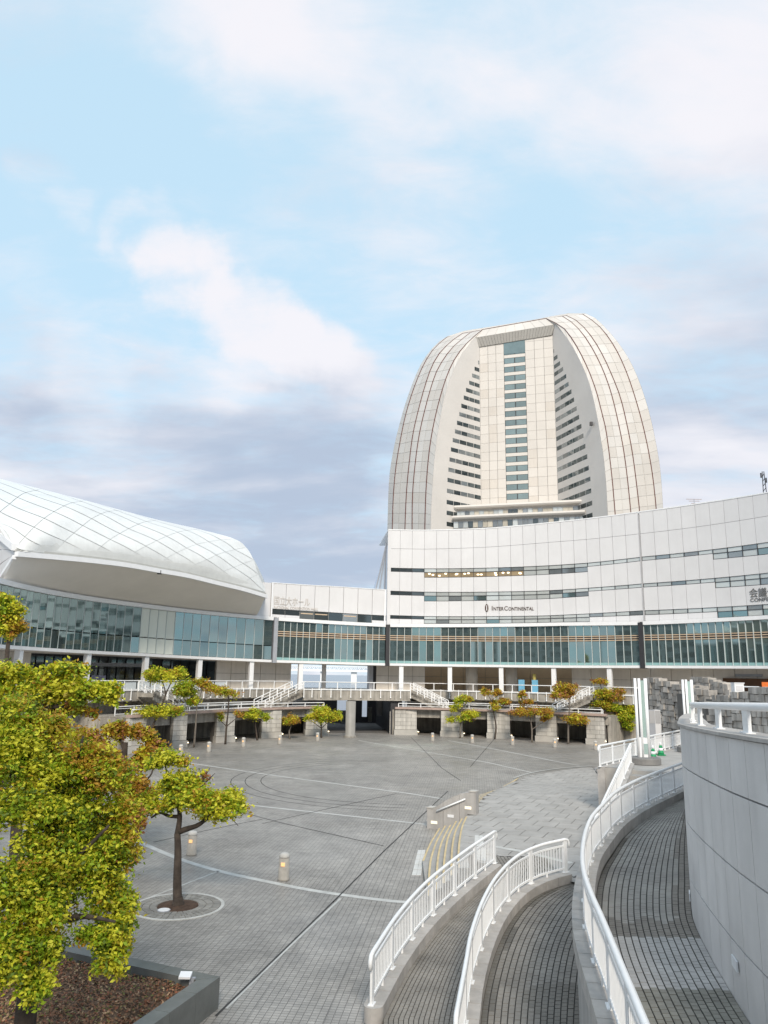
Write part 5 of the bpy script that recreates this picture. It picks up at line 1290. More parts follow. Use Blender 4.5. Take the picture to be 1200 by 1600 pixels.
for x, y, lab in ((1021, 1186, 'green traffic cone close to the light pole, left of the pair'), (1033, 1180, 'green traffic cone nearer the round wall, right of the pair')):
    p = G(x, y, 2.72)
    if c0_ is None:
        c0_ = thing('traffic_cone', lab, 'traffic cone', p, 'green traffic cones on the terrace')
        MB().box(p, 0.40, 0.40, 0.05).build('foot', M_green, c0_); MB().lathe(p + np.array([0, 0, .05]), [(0.17, 0), (0.13, 0.2)], 14).build('cone', M_green, c0_, True)
        MB().lathe(p + np.array([0, 0, .25]), [(0.131, 0), (0.105, 0.14)], 14).build('stripe', M_wht, c0_, True)
        MB().lathe(p + np.array([0, 0, .39]), [(0.104, 0), (0.075, 0.14)], 14).build('cone', M_green, c0_, True)
        MB().lathe(p + np.array([0, 0, .53]), [(0.075, 0), (0.03, 0.17)], 14).build('stripe', M_wht, c0_, True)
    else: copy_thing(c0_, p, lab)
# ------------------------------------------------------------------ stepped rock wall
M_rock = mat('rock_block', (0.56, 0.525, 0.485), 0.9, 0.2, 1.5, 0.5, 9, objvar=0.38, streak=0.25)
o = thing('rock_wall', 'stepped wall of rough cut stone blocks behind the round wall', 'rock wall', G(1030, 1160, 0))
def zz4(px, py, Y): return D(px, py, Y)[2]
def rocks(xz0, xz1, tops, Ya, Yb, w=0.52, h=0.43):
    x0, x1 = 980 + xz0 / 5.4545, 980 + xz1 / 5.4545
    P0, P1 = D(x0, 1100, Ya), D(x1, 1100, Yb); P0[2] = P1[2] = 0; d = P1 - P0; ln = np.linalg.norm(d); d /= ln; nn = np.array([d[1], -d[0], 0])
    n = int(ln / w)
    core = MB(); core.hexa([P0 + np.array([0, .35, 0]), P1 + np.array([0, .35, 0]), P1 + np.array([0, 3, 0]), P0 + np.array([0, 3, 0])] + [q + np.array([0, 0, min(zz4(x0, 1030 + t / 5.4545, Ya) for _, t in tops) - .3]) for q in (P0 + np.array([0, .35, 0]), P1 + np.array([0, .35, 0]), P1 + np.array([0, 3, 0]), P0 + np.array([0, 3, 0]))]); core.build('rock_core', MATS['stone_joint'], o)
    for i in range(n):
        f = (i + .5) / n; xz = xz0 + (xz1 - xz0) * f; Y = Ya + (Yb - Ya) * f
        t = float(np.interp(xz, [a for a, b in tops], [b for a, b in tops]))
        zt_ = zz4(980 + xz / 5.4545, 1030 + t / 5.4545, Y)
        r = 0
        while zt_ - h * (r + 1) > 0.0 and r < 15:
            za_, zb_ = zt_ - h * (r + 1), zt_ - h * r
            off = (0.5 if r % 2 else 0) * w * 0.5; u = random.uniform(-0.07, 0.09) - 0.02 * r; ww = w * random.uniform(0.89, 0.95)
            c = P0 + d * (w * (i + .5) + off) + nn * u
            a_ = math.atan2(d[1], d[0]) + random.uniform(-.03, .03)
            jit = lambda: np.array([random.uniform(-.03, .03), random.uniform(-.03, .03), random.uniform(-.025, .015)])
            ca, sa = math.cos(a_), math.sin(a_)
            P = [np.array([c[0] + x * ca - y * sa, c[1] + x * sa + y * ca, z]) + jit() for z in (za_ + .018, zb_ - .018) for x, y in ((-ww / 2, -.3), (ww / 2, -.3), (ww / 2, .5), (-ww / 2, .5))]
            MB().hexa(P).build('stone_block', M_rock, o); r += 1
rocks(575, 900, [(575, 150), (690, 150), (700, 150), (800, 190), (870, 200), (900, 240)], 62, 58)
rocks(195, 660, [(195, 155), (290, 155), (300, 182), (420, 190), (430, 212), (560, 215), (660, 225)], 61, 55)
rocks(570, 740, [(570, 240), (740, 262)], 53, 51.5)
rocks(765, 1420, [(765, 305), (940, 305), (950, 278), (1095, 275), (1110, 235), (1420, 235)], 50, 42)
rocks(680, 780, [(680, 355), (780, 362)], 51, 50.5)
p = G(1022, 1142, 1.2); Y = 57
for x in (1018, 1027):
    q = D(x, 1142, Y); oo = thing('metal_cabinet', 'grey metal cabinet before the rock wall, %s of the pair' % ('left' if x == 1018 else 'right'), 'cabinet', (q[0], Y, 0), 'grey metal cabinets')
    MB().box((q[0], Y, 0), 0.42, 0.5, D(x, 1109, Y)[2]).build('body', M_greyp if x == 1018 else M_panel, oo); MB().box((q[0], Y - .26, D(x, 1130, Y)[2]), 0.36, 0.02, 0.9).build('door', mat('cabinet_door', (0.40, 0.40, 0.41), 0.5, 0.05), oo)
q = D(1153, 1082, 49); o = thing('white_planter', 'small white planter box on top of the rock wall', 'planter', q)
MB().box(q, 0.6, 0.5, 0.55).build('box', M_white, o); MB().box(q + np.array([0, -.02, .55]), 0.66, 0.55, 0.06).build('rim', M_white, o); MB().box(q + np.array([0, -.26, .12]), 0.42, .02, .3).build('front_panel', M_panel, o)
L = [D(1160, 1076, 50), D(1186, 1076, 49)]; L[1][2] = L[0][2]; o = thing('planter_railing', 'short white railing right of the white planter on the rock wall', 'railing', L[0])
MB().tube(lift(L, .12), .05, 6).build('top_rail', M_steel, o)
for f in (0, .5, 1): q = L[0] + (L[1] - L[0]) * f; MB().box(q + np.array([0, 0, -.5]), .12, .06, .62).build('post', M_steel, o)
t0, t1 = TH(1130, 1066, 2.6), TH(1290, 1066, 2.6)
o = thing('shop_front', 'dark brown shop opening with an orange sign under the far right gallery', 'shop front', A(t0, 44, 5))
MB().arcbox(t0, t1, 5.0, 7.1, lambda t: RG(t) + 2.55, lambda t: RG(t) + 2.9, 6).build('opening', mat('dark_brown', (0.10, 0.05, 0.025), 0.7, 0.2), o)
a = TH(1190, 1066, 2.4); MB().arcbox(a, a + 3, 6.15, 6.75, lambda t: RG(t) + 2.4, lambda t: RG(t) + 2.5).build('sign_board', mat('orange_sign', (0.75, 0.16, 0.04), 0.5, 0.1, emit=(1, .25, .06), es=.3), o)
a = TH(1149, 1059, 2.9); MB().arcbox(a, a + 3.6, 7.3, 7.55, lambda t: RG(t) + 2.9, lambda t: RG(t) + 2.98).build('vent_slot', M_greyp, o)
# ------------------------------------------------------------------ trees
def leafmat(n, c, c2=None): return mat(n, c, 0.5, 0.28, 9.0, spec=0.3, col2=c2, trans=0.28)
LG, LY, LD, LO, LR, LB = (leafmat('leaf_green', (0.30, 0.42, 0.022)), leafmat('leaf_yellow_green', (0.68, 0.66, 0.05)), leafmat('leaf_deep_green', (0.13, 0.19, 0.018)),
                      leafmat('leaf_orange', (0.50, 0.28, 0.035)), leafmat('leaf_red_brown', (0.42, 0.18, 0.08)), leafmat('leaf_olive', (0.42, 0.34, 0.03)))
LEAFM = [LG, LY, LD, LO, LR, LB]
M_bark = mat('bark', (0.07, 0.055, 0.045), 0.95, 0.35, 5.0, 0.6, 25)
M_barkp = mat('bark_grey', (0.16, 0.14, 0.12), 0.95, 0.3, 5.0, 0.5, 25)
def leaves(name, parent, blobs, size, mix, per=26, flat=0.75, droop=0.25):
    """crown of small leaf faces: blobs = (centre, radii, count); leaves gather in twig clusters on the blob"""
    Cn, On, Mi = [], [], []
    for (c, r, n, *mm) in blobs:
        mx = mm[0] if mm else mix
        # twig clusters sit on the outer faces of smaller masses, so the pad has lit clumps and dark gaps
        k = max(3, int(n / per)); ns = max(2, min(9, k // 6 + 1)); r = np.array(r)
        d = rng.normal(size=(ns, 3)); d /= np.linalg.norm(d, axis=1)[:, None]; d[:, 2] = np.where(d[:, 2] < -flat, -flat * rng.random(ns), d[:, 2])
        sc_ = np.array(c) + d * r * rng.uniform(0.45, 0.72, size=(ns, 1)); sr = r * rng.uniform(0.34, 0.50, size=(ns, 1))
        which = rng.integers(0, ns, size=k)
        e = rng.normal(size=(k, 3)); e[:, 2] += 0.35; e /= np.linalg.norm(e, axis=1)[:, None]
        cc = sc_[which] + e * sr[which] * rng.uniform(0.75, 1.05, size=(k, 1))
        cs = min(np.mean(r) * 0.10 + size * 0.55, size * 2.2)
        pts = np.repeat(cc, per, axis=0) + rng.normal(size=(k * per, 3)) * np.array([cs, cs, cs * 0.75])
        On.append(np.repeat(e, per, axis=0))
        # neighbours share a tint: the tint follows the cluster
        p = np.array(mx, float); p /= p.sum()
        cm = rng.choice(len(LEAFM), size=k, p=p)
        lm = np.repeat(cm, per); sw = rng.random(k * per) < 0.06; lm[sw] = rng.choice(len(LEAFM), size=sw.sum(), p=p)
        Cn.append(pts); Mi.append(lm)
    P = np.concatenate(Cn); Mi = np.concatenate(Mi); n = len(P)
    t = rng.normal(size=(n, 3)); t[:, 2] = t[:, 2] * 0.6 - droop; t /= np.linalg.norm(t, axis=1)[:, None]
    q = rng.normal(size=(n, 3)) * 0.55 + np.concatenate(On); q[:, 2] += 0.25; b = np.cross(t, q); b /= (np.linalg.norm(b, axis=1)[:, None] + 1e-9)
    nn = np.cross(b, t)
    s = size * rng.uniform(0.5, 1.35, size=(n, 1))
    V = np.empty((n, 4, 3)); V[:, 0] = P - t * s * .55; V[:, 1] = P + b * s * .31 + nn * s * .10; V[:, 2] = P + t * s * .6; V[:, 3] = P - b * s * .31 + nn * s * .10
    V = V.reshape(-1, 3) - np.array(LOC.get(parent.name, (0, 0, 0)))
    me = bpy.data.meshes.new(name); me.vertices.add(n * 4); me.vertices.foreach_set('co', V.ravel())
    me.loops.add(n * 4); me.loops.foreach_set('vertex_index', np.arange(n * 4, dtype=np.int32))
    me.polygons.add(n); me.polygons.foreach_set('loop_start', np.arange(0, n * 4, 4, dtype=np.int32)); me.polygons.foreach_set('loop_total', np.full(n, 4, dtype=np.int32))
    for m in LEAFM: me.materials.append(m)
    me.polygons.foreach_set('material_index', Mi.astype(np.int32)); me.update(calc_edges=True); me.validate()
    o = bpy.data.objects.new(name, me); COL.objects.link(o); o.parent = parent; LOC[o.name] = LOC[parent.name]; return o
def limb(parent, pts, r0, r1, m, name='limb', wob=0.0):
    L = spline(pts, max(0.08, np.linalg.norm(np.array(pts[-1]) - np.array(pts[0])) / 10)) if len(pts) > 2 else even(pts, n=6)
    if wob: L = [p + np.array([random.uniform(-wob, wob), random.uniform(-wob, wob), 0]) * min(1, i) for i, p in enumerate(L)]
    return MB().tube(L, list(np.linspace(r0, r1, len(L))), 8).build(name, m, parent, True)
def small_tree(label, base, pads, trunk, size, bark, density=1.0, r=0.09, group='trees in front of the stone piers'):
    """pads: (x, y, half width, half height, mix) in the picture plane of the trunk's distance"""
    p = G(*base); Y = p[1]; o = thing('cloud_pruned_tree', label, 'tree', p, group)
    T = [p] + [D(x, y, Y + random.uniform(-.15, .15)) for x, y in trunk]
    limb(o, T, r, r * 0.45, bark, 'trunk')
    blobs = []
    for x, y, hw, hh, mx in pads:
        c = D(x, y, Y + random.uniform(-.3, .3)); k = Y / FPX * 1.18; rx, rz = hw * k, hh * k
        j = min(T, key=lambda q: abs(q[2] - (c[2] - rz * 1.2)) + 0.2 * np.linalg.norm(q - c))
        limb(o, [j, (j + c) / 2 + np.array([0, 0, -0.12]), c - np.array([0, 0, rz * 0.5])], r * 0.5, r * 0.2, bark)
        for _ in range(2):
            e = c + np.array([random.uniform(-.7, .7) * rx, random.uniform(-.6, .6) * rx, random.uniform(-.3, .3) * rz]); limb(o, [c - np.array([0, 0, rz * .6]), e], r * .18, r * .08, bark, 'twig')
        n = int(1300 * density * max(0.35, rx * rz / 0.9))
        for _ in range(3):
            a = c + np.array([random.uniform(-.5, .5) * rx, random.uniform(-.4, .4) * rx, random.uniform(-.3, .3) * rz])
            blobs.append((a, (rx * .62, rx * .62, rz * .7), n // 3, mx))
    leaves('crown', o, blobs, size, None, 18, flat=0.35); return o
YG = (3, 7, 1, .6, 0, 1); GR = (5, 4, 2, .5, 0, 1); OR = (.4, 1.2, .2, 5, 1.6, 2.5); MX = (1.5, 2.5, .6, 2.6, .4, 3)
small_tree('tall cloud pruned tree with green pads above and below, second pier from left', (230, 1176), [(254, 1056, 27, 14, YG), (272, 1052, 14, 10, YG), (228, 1113, 24, 9, YG), (262, 1110, 28, 11, YG), (275, 1114, 14, 8, GR)], [(232, 1150), (250, 1110), (259, 1085)], 0.17, M_bark, 1.2, 0.13)
small_tree('dark green upright tree in front of the opening between the second and third piers', (303, 1168), [(300, 1075, 20, 20, GR), (318, 1068, 14, 10, MX), (330, 1080, 14, 10, MX), (305, 1095, 12, 9, GR)], [(306, 1130), (308, 1100)], 0.17, M_barkp, 1.2, 0.11)
small_tree('bare-branched small tree with an olive crown before the third pier', (352, 1163), [(358, 1083, 20, 11, MX), (348, 1079, 11, 8, MX), (344, 1121, 8, 8, MX), (372, 1116, 10, 7, OR)], [(354, 1135), (357, 1105), (357, 1088)], 0.16, M_bark, 0.8, 0.11)
small_tree('low green tree with a flat crown before the dark opening left of the fourth pier', (402, 1157), [(396, 1117, 20, 9, YG), (412, 1122, 12, 7, YG), (388, 1120, 11, 6, GR)], [(400, 1140), (398, 1126)], 0.16, M_bark, 1.2, 0.1)
small_tree('small round orange tree with forked trunk left of the dark passage', (453, 1155), [(459, 1124, 17, 8, (1, 2, .3, 3, 1, 3)), (455, 1128, 14, 6, MX)], [(452, 1143), (456, 1132)], 0.15, M_barkp, 1.4, 0.1)
small_tree('bright yellow green round tree on the left of the dark passage', (502, 1153), [(498, 1117, 17, 14, YG), (517, 1121, 14, 9, YG), (508, 1112, 15, 9, YG), (486, 1122, 9, 7, YG)], [(502, 1138), (502, 1125)], 0.16, M_bark, 1.5, 0.1)
small_tree('yellow green layered tree before the pier second to the right of the passage', (719, 1153), [(722, 1096, 14, 8, YG), (712, 1108, 11, 6, YG), (736, 1116, 14, 9, YG), (709, 1124, 12, 6, YG), (726, 1122, 13, 7, GR), (733, 1091, 8, 5, MX)], [(720, 1130), (721, 1108)], 0.16, M_barkp, 1.1, 0.1)
small_tree('slim orange tree with two pads, third opening right of the passage', (773, 1155), [(762, 1082, 13, 6, OR), (778, 1082, 9, 8, OR), (787, 1097, 11, 8, OR), (772, 1105, 9, 9, MX)], [(775, 1135), (771, 1112), (768, 1095)], 0.16, M_bark, 1.1, 0.11)
small_tree('wide spreading orange tree over a dark opening right of the passage', (831, 1160), [(812, 1115, 22, 7, OR), (842, 1112, 20, 9, OR), (825, 1100, 12, 7, OR), (852, 1122, 9, 7, OR), (812, 1088, 9, 7, OR)], [(831, 1140), (828, 1118)], 0.16, M_barkp, 1.3, 0.11)
small_tree('tall orange tree with a low right pad, before the fourth pier right of the passage', (888, 1163), [(882, 1076, 17, 11, OR), (874, 1090, 11, 9, OR), (890, 1082, 12, 9, OR), (906, 1122, 20, 10, (1, 2, .3, 4, .7, 3)), (896, 1128, 10, 7, OR)], [(888, 1135), (890, 1105), (889, 1085)], 0.17, M_barkp, 1.3, 0.11)
small_tree('dense pine-like tree, orange above and deep green below, beside the light pole', (946, 1160), [(938, 1066, 12, 5, OR), (940, 1083, 14, 10, MX), (958, 1085, 16, 12, OR), (945, 1102, 18, 8, MX), (965, 1108, 16, 10, GR), (978, 1120, 14, 12, GR), (958, 1120, 9, 6, GR), (977, 1135, 14, 7, GR), (985, 1110, 9, 9, YG)], [(946, 1140), (945, 1115), (944, 1095)], 0.17, M_bark, 1.5, 0.14)

# the tree in the stone ring
p = G(278, 1416); Y = p[1]; k = Y / FPX
o = thing('ring_tree', 'single tree with a forked trunk standing in a round stone ring on the plaza', 'tree', p)
limb(o, [p + np.array([0, 0, -.05]), D(277, 1380, Y), D(278, 1330, Y), D(277, 1302, Y)], 0.145, 0.095, M_bark, 'trunk')
MB().lathe(p, [(0.23, 0), (0.165, 0.1), (0.14, 0.25)], 12).build('root_flare', M_bark, o, True)
limb(o, [D(277, 1306, Y), D(281, 1276, Y), D(279, 1255, Y - .1), D(288, 1232, Y)], 0.095, 0.04, M_bark)
limb(o, [D(279, 1300, Y), D(292, 1295, Y), D(310, 1289, Y - .3), D(330, 1274, Y - .4), D(352, 1262, Y - .4)], 0.09, 0.035, M_bark)
limb(o, [D(279, 1276, Y), D(264, 1275, Y - .2), D(250, 1270, Y - .3), D(236, 1278, Y - .4)], 0.06, 0.025, M_bark)
limb(o, [D(280, 1262, Y), D(268, 1240, Y + .3), D(262, 1215, Y + .3), D(258, 1195, Y + .3)], 0.06, 0.02, M_bark)
for a, b in (((320, 1225), (312, 1205)), ((312, 1228), (328, 1200)), ((358, 1275), (372, 1290)), ((322, 1222), (336, 1208)), ((350, 1272), (366, 1276))): limb(o, [D(a[0], a[1], Y), D(b[0], b[1], Y)], 0.018, 0.008, M_bark, 'twig')
B = []
def pad(x, y, hw, hh, n, mx, dy=0.0, dz=0.9): B.append((D(x, y, Y + dy), (hw * k * 1.1, hw * k * dz * 1.1, hh * k * 1.12), int(n * 1.5), mx))
pad(262, 1188, 26, 12, 900, YG); pad(240, 1195, 13, 8, 300, YG); pad(285, 1190, 10, 8, 150, MX)
pad(290, 1226, 32, 20, 1500, YG, .1); pad(262, 1236, 22, 14, 800, YG, .3); pad(245, 1258, 26, 14, 1000, YG, -.3); pad(225, 1262, 16, 12, 450, MX, -.3)
pad(300, 1250, 26, 18, 1000, YG, -.4); pad(322, 1252, 28, 15, 1000, YG, -.5); pad(355, 1250, 28, 16, 1100, YG, -.4); pad(335, 1272, 24, 12, 700, YG, -.5); pad(362, 1260, 20, 13, 500, GR, -.3)
pad(318, 1212, 12, 8, 70, (0, .5, 0, 2, 5, 1)); pad(272, 1222, 20, 14, 400, GR)
leaves('crown', o, B, 0.105, None, 16, flat=0.5)
ring = thing('tree_ring', 'round ring of small stones with pale rim around the single tree', 'tree ring', p)
M_soil = mat('leaf_soil', (0.075, 0.045, 0.03), 0.95, 0.4, 6.0, 0.6, 20)
MB().lathe(p, [(0.60, 0.0), (0.58, 0.03), (0.30, 0.06)], 28).build('soil_bed', M_soil, ring)
for r0, r1, n in ((0.62, 0.81, 28), (0.83, 1.02, 36), (1.04, 1.24, 44)):
    for i in range(n):
        a, b = 2 * math.pi * (i + .06) / n, 2 * math.pi * (i + .94) / n
        P = [p + np.array([r * math.cos(t), r * math.sin(t), 0]) for r, t in ((r0, a), (r1, a), (r1, b), (r0, b))]
        MB().hexa(P + [q + np.array([0, 0, 0.022 + random.uniform(0, .008)]) for q in P]).build('ring_stone', mat('ring_cobble', (0.30, 0.29, 0.27), 0.8, 0.15, 2.0, objvar=0.3), ring)
for i in range(40):
    a, b = 2 * math.pi * (i + .01) / 40, 2 * math.pi * (i + .99) / 40
    P = [p + np.array([r * math.cos(t), r * math.sin(t), 0]) for r, t in ((1.26, a), (1.36, a), (1.36, b), (1.26, b))]
    MB().hexa(P + [q + np.array([0, 0, 0.02]) for q in P]).build('rim_stone', M_line, ring)
q = G(256, 1424); o2 = thing('ground_light', 'round pale cover plate set in the stone ring by the single tree', 'ground light', q); MB().lathe(q, [(0.17, 0.02), (0.17, 0.05), (0.15, 0.055)], 18).build('cover', M_white, o2); MB().lathe(q, [(0.19, 0.02), (0.19, 0.045)], 18).build('rim', M_greyp, o2)

# the large trees on the left
def big_tree(name, label, base, trunk, limbs, pads, size, Y0, per=22, flat=0.8):
    p = np.array(base, float); o = thing(name, label, 'tree', p)
    limb(o, [p] + trunk, 0.2, 0.1, M_bark, 'trunk')
    for L in limbs: limb(o, L, 0.07, 0.02, M_bark)
    B = []
    for x, y, hw, hh, dY, n, mx in pads:
        Yq = Y0 + dY; k = Yq / FPX; B.append((D(x, y, Yq), (hw * k * 1.08, hw * k * 0.86, hh * k * 1.08), int(n * 1.9), mx))
    leaves('crown', o, B, size, None, per, flat=flat); return o
GA = (6, 8, 2.4, .35, .03, .9); GB = (5, 8, 2, 1.3, .12, 1.8); GO = (1.5, 3, .8, 4.5, .8, 3); OB = (2, 4.5, 1, 3.2, .5, 2)
Y0 = 13.5
tb = D(50, 1500, Y0); tb[2] = 0.3
big_tree('camphor_tree', 'largest leafy tree at the lower left, yellow green with orange shoots, overhanging the planter', tb, [D(60, 1400, Y0), D(80, 1300, Y0), D(90, 1200, Y0)],
         [[D(70, 1380, Y0), D(130, 1330, Y0 - .3), D(170, 1290, Y0 - .4)], [D(80, 1300, Y0), D(40, 1250, Y0 - .5), D(10, 1200, Y0 - .5)], [D(60, 1400, Y0), D(30, 1370, Y0 - .7), D(-10, 1340, Y0 - .7)], [D(90, 1440, Y0), D(130, 1432, Y0 - .5), D(180, 1440, Y0 - .7)], [D(85, 1250, Y0), D(120, 1190, Y0), D(130, 1150, Y0)]],
         [(20, 1130, 55, 34, 0, 1900, GB), (70, 1150, 42, 34, .2, 1700, OB), (25, 1190, 55, 40, -.4, 2300, GA), (85, 1205, 45, 38, 0, 1900, GA), (140, 1190, 45, 30, .2, 1500, GO), (165, 1225, 42, 34, .1, 1700, OB), (120, 1240, 45, 34, .3, 1500, (3, 2, 6, .5, 0, 1)),  # last pad's darker leaf mix paints a shaded gap in the crown
          (30, 1270, 52, 40, -.6, 2300, GA), (95, 1285, 45, 38, -.1, 1900, GA), (150, 1290, 46, 36, .3, 1600, (4, 2, 5, .4, 0, 1)), (190, 1270, 28, 28, .2, 900, OB), (190, 1330, 28, 34, .1, 1200, OB), (150, 1345, 42, 34, -.1, 1700, GA), (60, 1345, 52, 42, -.7, 2300, GA), (110, 1370, 40, 30, -.2, 1300, GA),  # the deep green pad here colours in the same crown shade
          (15, 1400, 55, 44, -.9, 2400, GA), (75, 1430, 40, 36, -.8, 1700, GA), (170, 1395, 42, 30, -.1, 1400, GA), (190, 1420, 22, 22, 0, 600, GB), (120, 1310, 60, 60, .9, 1800, (4, 2, 6, 1, .2, 1)), (40, 1220, 60, 60, .9, 1800, (4, 2, 6, 1, .2, 1)), (50, 1420, 60, 60, .6, 1600, (4, 2, 6, 1, .2, 1)),  # big deep green fillers behind colour the crown's shaded inside
          (30, 1480, 42, 36, -1.1, 1700, GA), (20, 1535, 45, 32, -1.3, 1600, GA), (65, 1500, 28, 30, -1.0, 900, GA), (60, 1545, 16, 16, -1.2, 350, GA), (150, 1460, 26, 17, -.5, 700, GA), (178, 1470, 26, 24, -.5, 900, GA), (175, 1505, 24, 20, -.6, 700, GA), (195, 1445, 18, 16, -.3, 400, GA)], 0.066, Y0)
Y1 = 23.0
b1 = D(35, 1300, Y1); b1[2] = 0
big_tree('camphor_tree', 'bright green spreading tree in the middle left, branch reaching right before the entrance deck', b1, [D(30, 1200, Y1), D(40, 1130, Y1), D(50, 1100, Y1)],
         [[D(30, 1110, Y1), D(70, 1106, Y1), D(110, 1098, Y1), D(160, 1085, Y1)], [D(40, 1110, Y1), D(15, 1092, Y1), D(-10, 1085, Y1)], [D(50, 1110, Y1), D(85, 1105, Y1), D(120, 1104, Y1)]],
         [(10, 1060, 32, 20, 0, 1000, GA), (40, 1056, 20, 14, 0, 500, YG), (100, 1052, 24, 16, .2, 700, YG), (120, 1046, 14, 12, .2, 300, YG), (75, 1075, 34, 18, 0, 1200, YG), (115, 1080, 32, 18, 0, 1200, YG), (150, 1082, 26, 13, 0, 700, YG), (172, 1080, 15, 10, 0, 350, YG), (176, 1094, 9, 12, 0, 90, YG),
          (25, 1085, 28, 16, 0, 600, GA), (60, 1098, 26, 12, .3, 400, GO), (115, 1102, 18, 8, .2, 300, GO), (95, 1112, 24, 12, .3, 400, MX), (140, 1112, 12, 6, .2, 120, OR), (20, 1105, 30, 16, .4, 300, (3, 1, 6, 1, 0, 1))], 0.125, Y1)
Y2 = 30.0
b2 = D(190, 1345, Y2); b2[2] = 0
big_tree('camphor_tree', 'orange and olive tree with bare curved branches between the large tree and the ringed tree', b2, [D(188, 1260, Y2), D(193, 1200, Y2), D(196, 1160, Y2)],
         [[D(190, 1240, Y2), D(215, 1228, Y2), D(235, 1212, Y2), D(240, 1195, Y2)], [D(190, 1200, Y2), D(205, 1185, Y2), D(222, 1172, Y2)], [D(188, 1250, Y2), D(160, 1220, Y2), D(150, 1190, Y2)], [D(190, 1270, Y2), D(215, 1262, Y2), D(228, 1250, Y2)], [D(195, 1175, Y2), D(185, 1150, Y2), D(175, 1140, Y2)]],
         [(178, 1142, 16, 14, 0, 600, OR), (222, 1150, 17, 12, 0, 550, OR), (205, 1140, 14, 9, 0, 300, OR), (215, 1192, 16, 11, 0, 450, OR), (240, 1172, 16, 12, 0, 450, OR), (225, 1180, 14, 9, 0, 250, MX), (140, 1165, 34, 18, 0, 1100, OR), (160, 1190, 30, 16, 0, 800, OR), (125, 1150, 22, 12, 0, 500, MX), (205, 1228, 26, 12, 0, 700, OR), (225, 1240, 22, 9, 0, 450, OR), (205, 1250, 22, 11, 0, 500, MX), (215, 1285, 9, 14, -4, 110, (0, .5, 0, 3, 4, 1)), (200, 1300, 10, 16, -4, 100, GO)], 0.14, Y2)
Y3 = 40.0
b3 = D(8, 1180, Y3); b3[2] = 0
big_tree('camphor_tree', 'tall tree whose crown top shows alone before the glass at the left edge', b3, [D(8, 1100, Y3), D(10, 1040, Y3), D(14, 990, Y3)], [[D(10, 1000, Y3), D(20, 985, Y3), D(28, 970, Y3)]],
         [(8, 945, 20, 16, 0, 700, YG), (20, 962, 20, 16, 0, 700, YG), (28, 978, 14, 12, 0, 400, MX), (5, 985, 18, 12, 0, 400, YG), (5, 962, 16, 14, 0, 400, GR), (18, 992, 8, 8, 0, 120, MX)], 0.17, Y3)
# ------------------------------------------------------------------ planter at the lower left
M_gran = mat('dark_granite', (0.15, 0.158, 0.152), 0.35, 0.15, 3.0, 0.1, 60, objvar=0.12)
hP = 0.6
P0, P1, P2 = G(120, 1478, hP), G(344, 1526, hP), G(232, 1606, hP)
pl_o = thing('planter_bed', 'raised planter bed with dark granite edge at the lower left', 'planter', (P1[0], P1[1], 0))
P2 = P1 + (P2 - P1) * 2.2; P0 = P1 + (P0 - P1) * 3.0
w = 0.36
d1 = (P0 - P1) / np.linalg.norm(P0 - P1); d2 = (P2 - P1) / np.linalg.norm(P2 - P1)
def edge(a, d, L, inward, n):
    for i in range(n):
        p, q = a + d * (L * i / n + .004), a + d * (L * (i + 1) / n - .004)
        if i == 0: p = p + 0 * inward
        pin = p + inward * w + (d * w * 0.9 if i == 0 else 0); qin = q + inward * w
        V = [p, q, qin, pin]
        MB().hexa([np.array([v[0], v[1], 0]) for v in V] + V).build('edge_stone', M_gran, pl_o)
in1 = np.array([d1[1], -d1[0], 0]); in1 = in1 if np.dot(in1, d2) > 0 else -in1
in2 = np.array([d2[1], -d2[0], 0]); in2 = in2 if np.dot(in2, d1) > 0 else -in2
edge(P1, d1, np.linalg.norm(P0 - P1), in1, 9); edge(P1, d2, np.linalg.norm(P2 - P1), in2, 6)
zs_ = 0.40
c1 = P1 + d1 * .3 + d2 * .3
poly = [c1, c1 + d1 * 14, c1 + d1 * 14 + d2 * 9, c1 + d2 * 9]
N_ = 40; V = []; 
for i in range(N_ + 1):
    for j in range(N_ + 1):
        q = c1 + d1 * 12 * i / N_ + d2 * 8 * j / N_; V.append((q[0], q[1], zs_ + random.uniform(-.03, .03) + 0.06 * math.sin(q[0] * 1.7) * math.cos(q[1] * 1.3)))
mb = MB(); mb.add(V, [(i * (N_ + 1) + j, (i + 1) * (N_ + 1) + j, (i + 1) * (N_ + 1) + j + 1, i * (N_ + 1) + j + 1) for i in range(N_) for j in range(N_)])
mb.build('soil_bed', mat('mulch', (0.13, 0.08, 0.05), 0.95, 0.45, 14.0, 0.8, 40), pl_o, True)
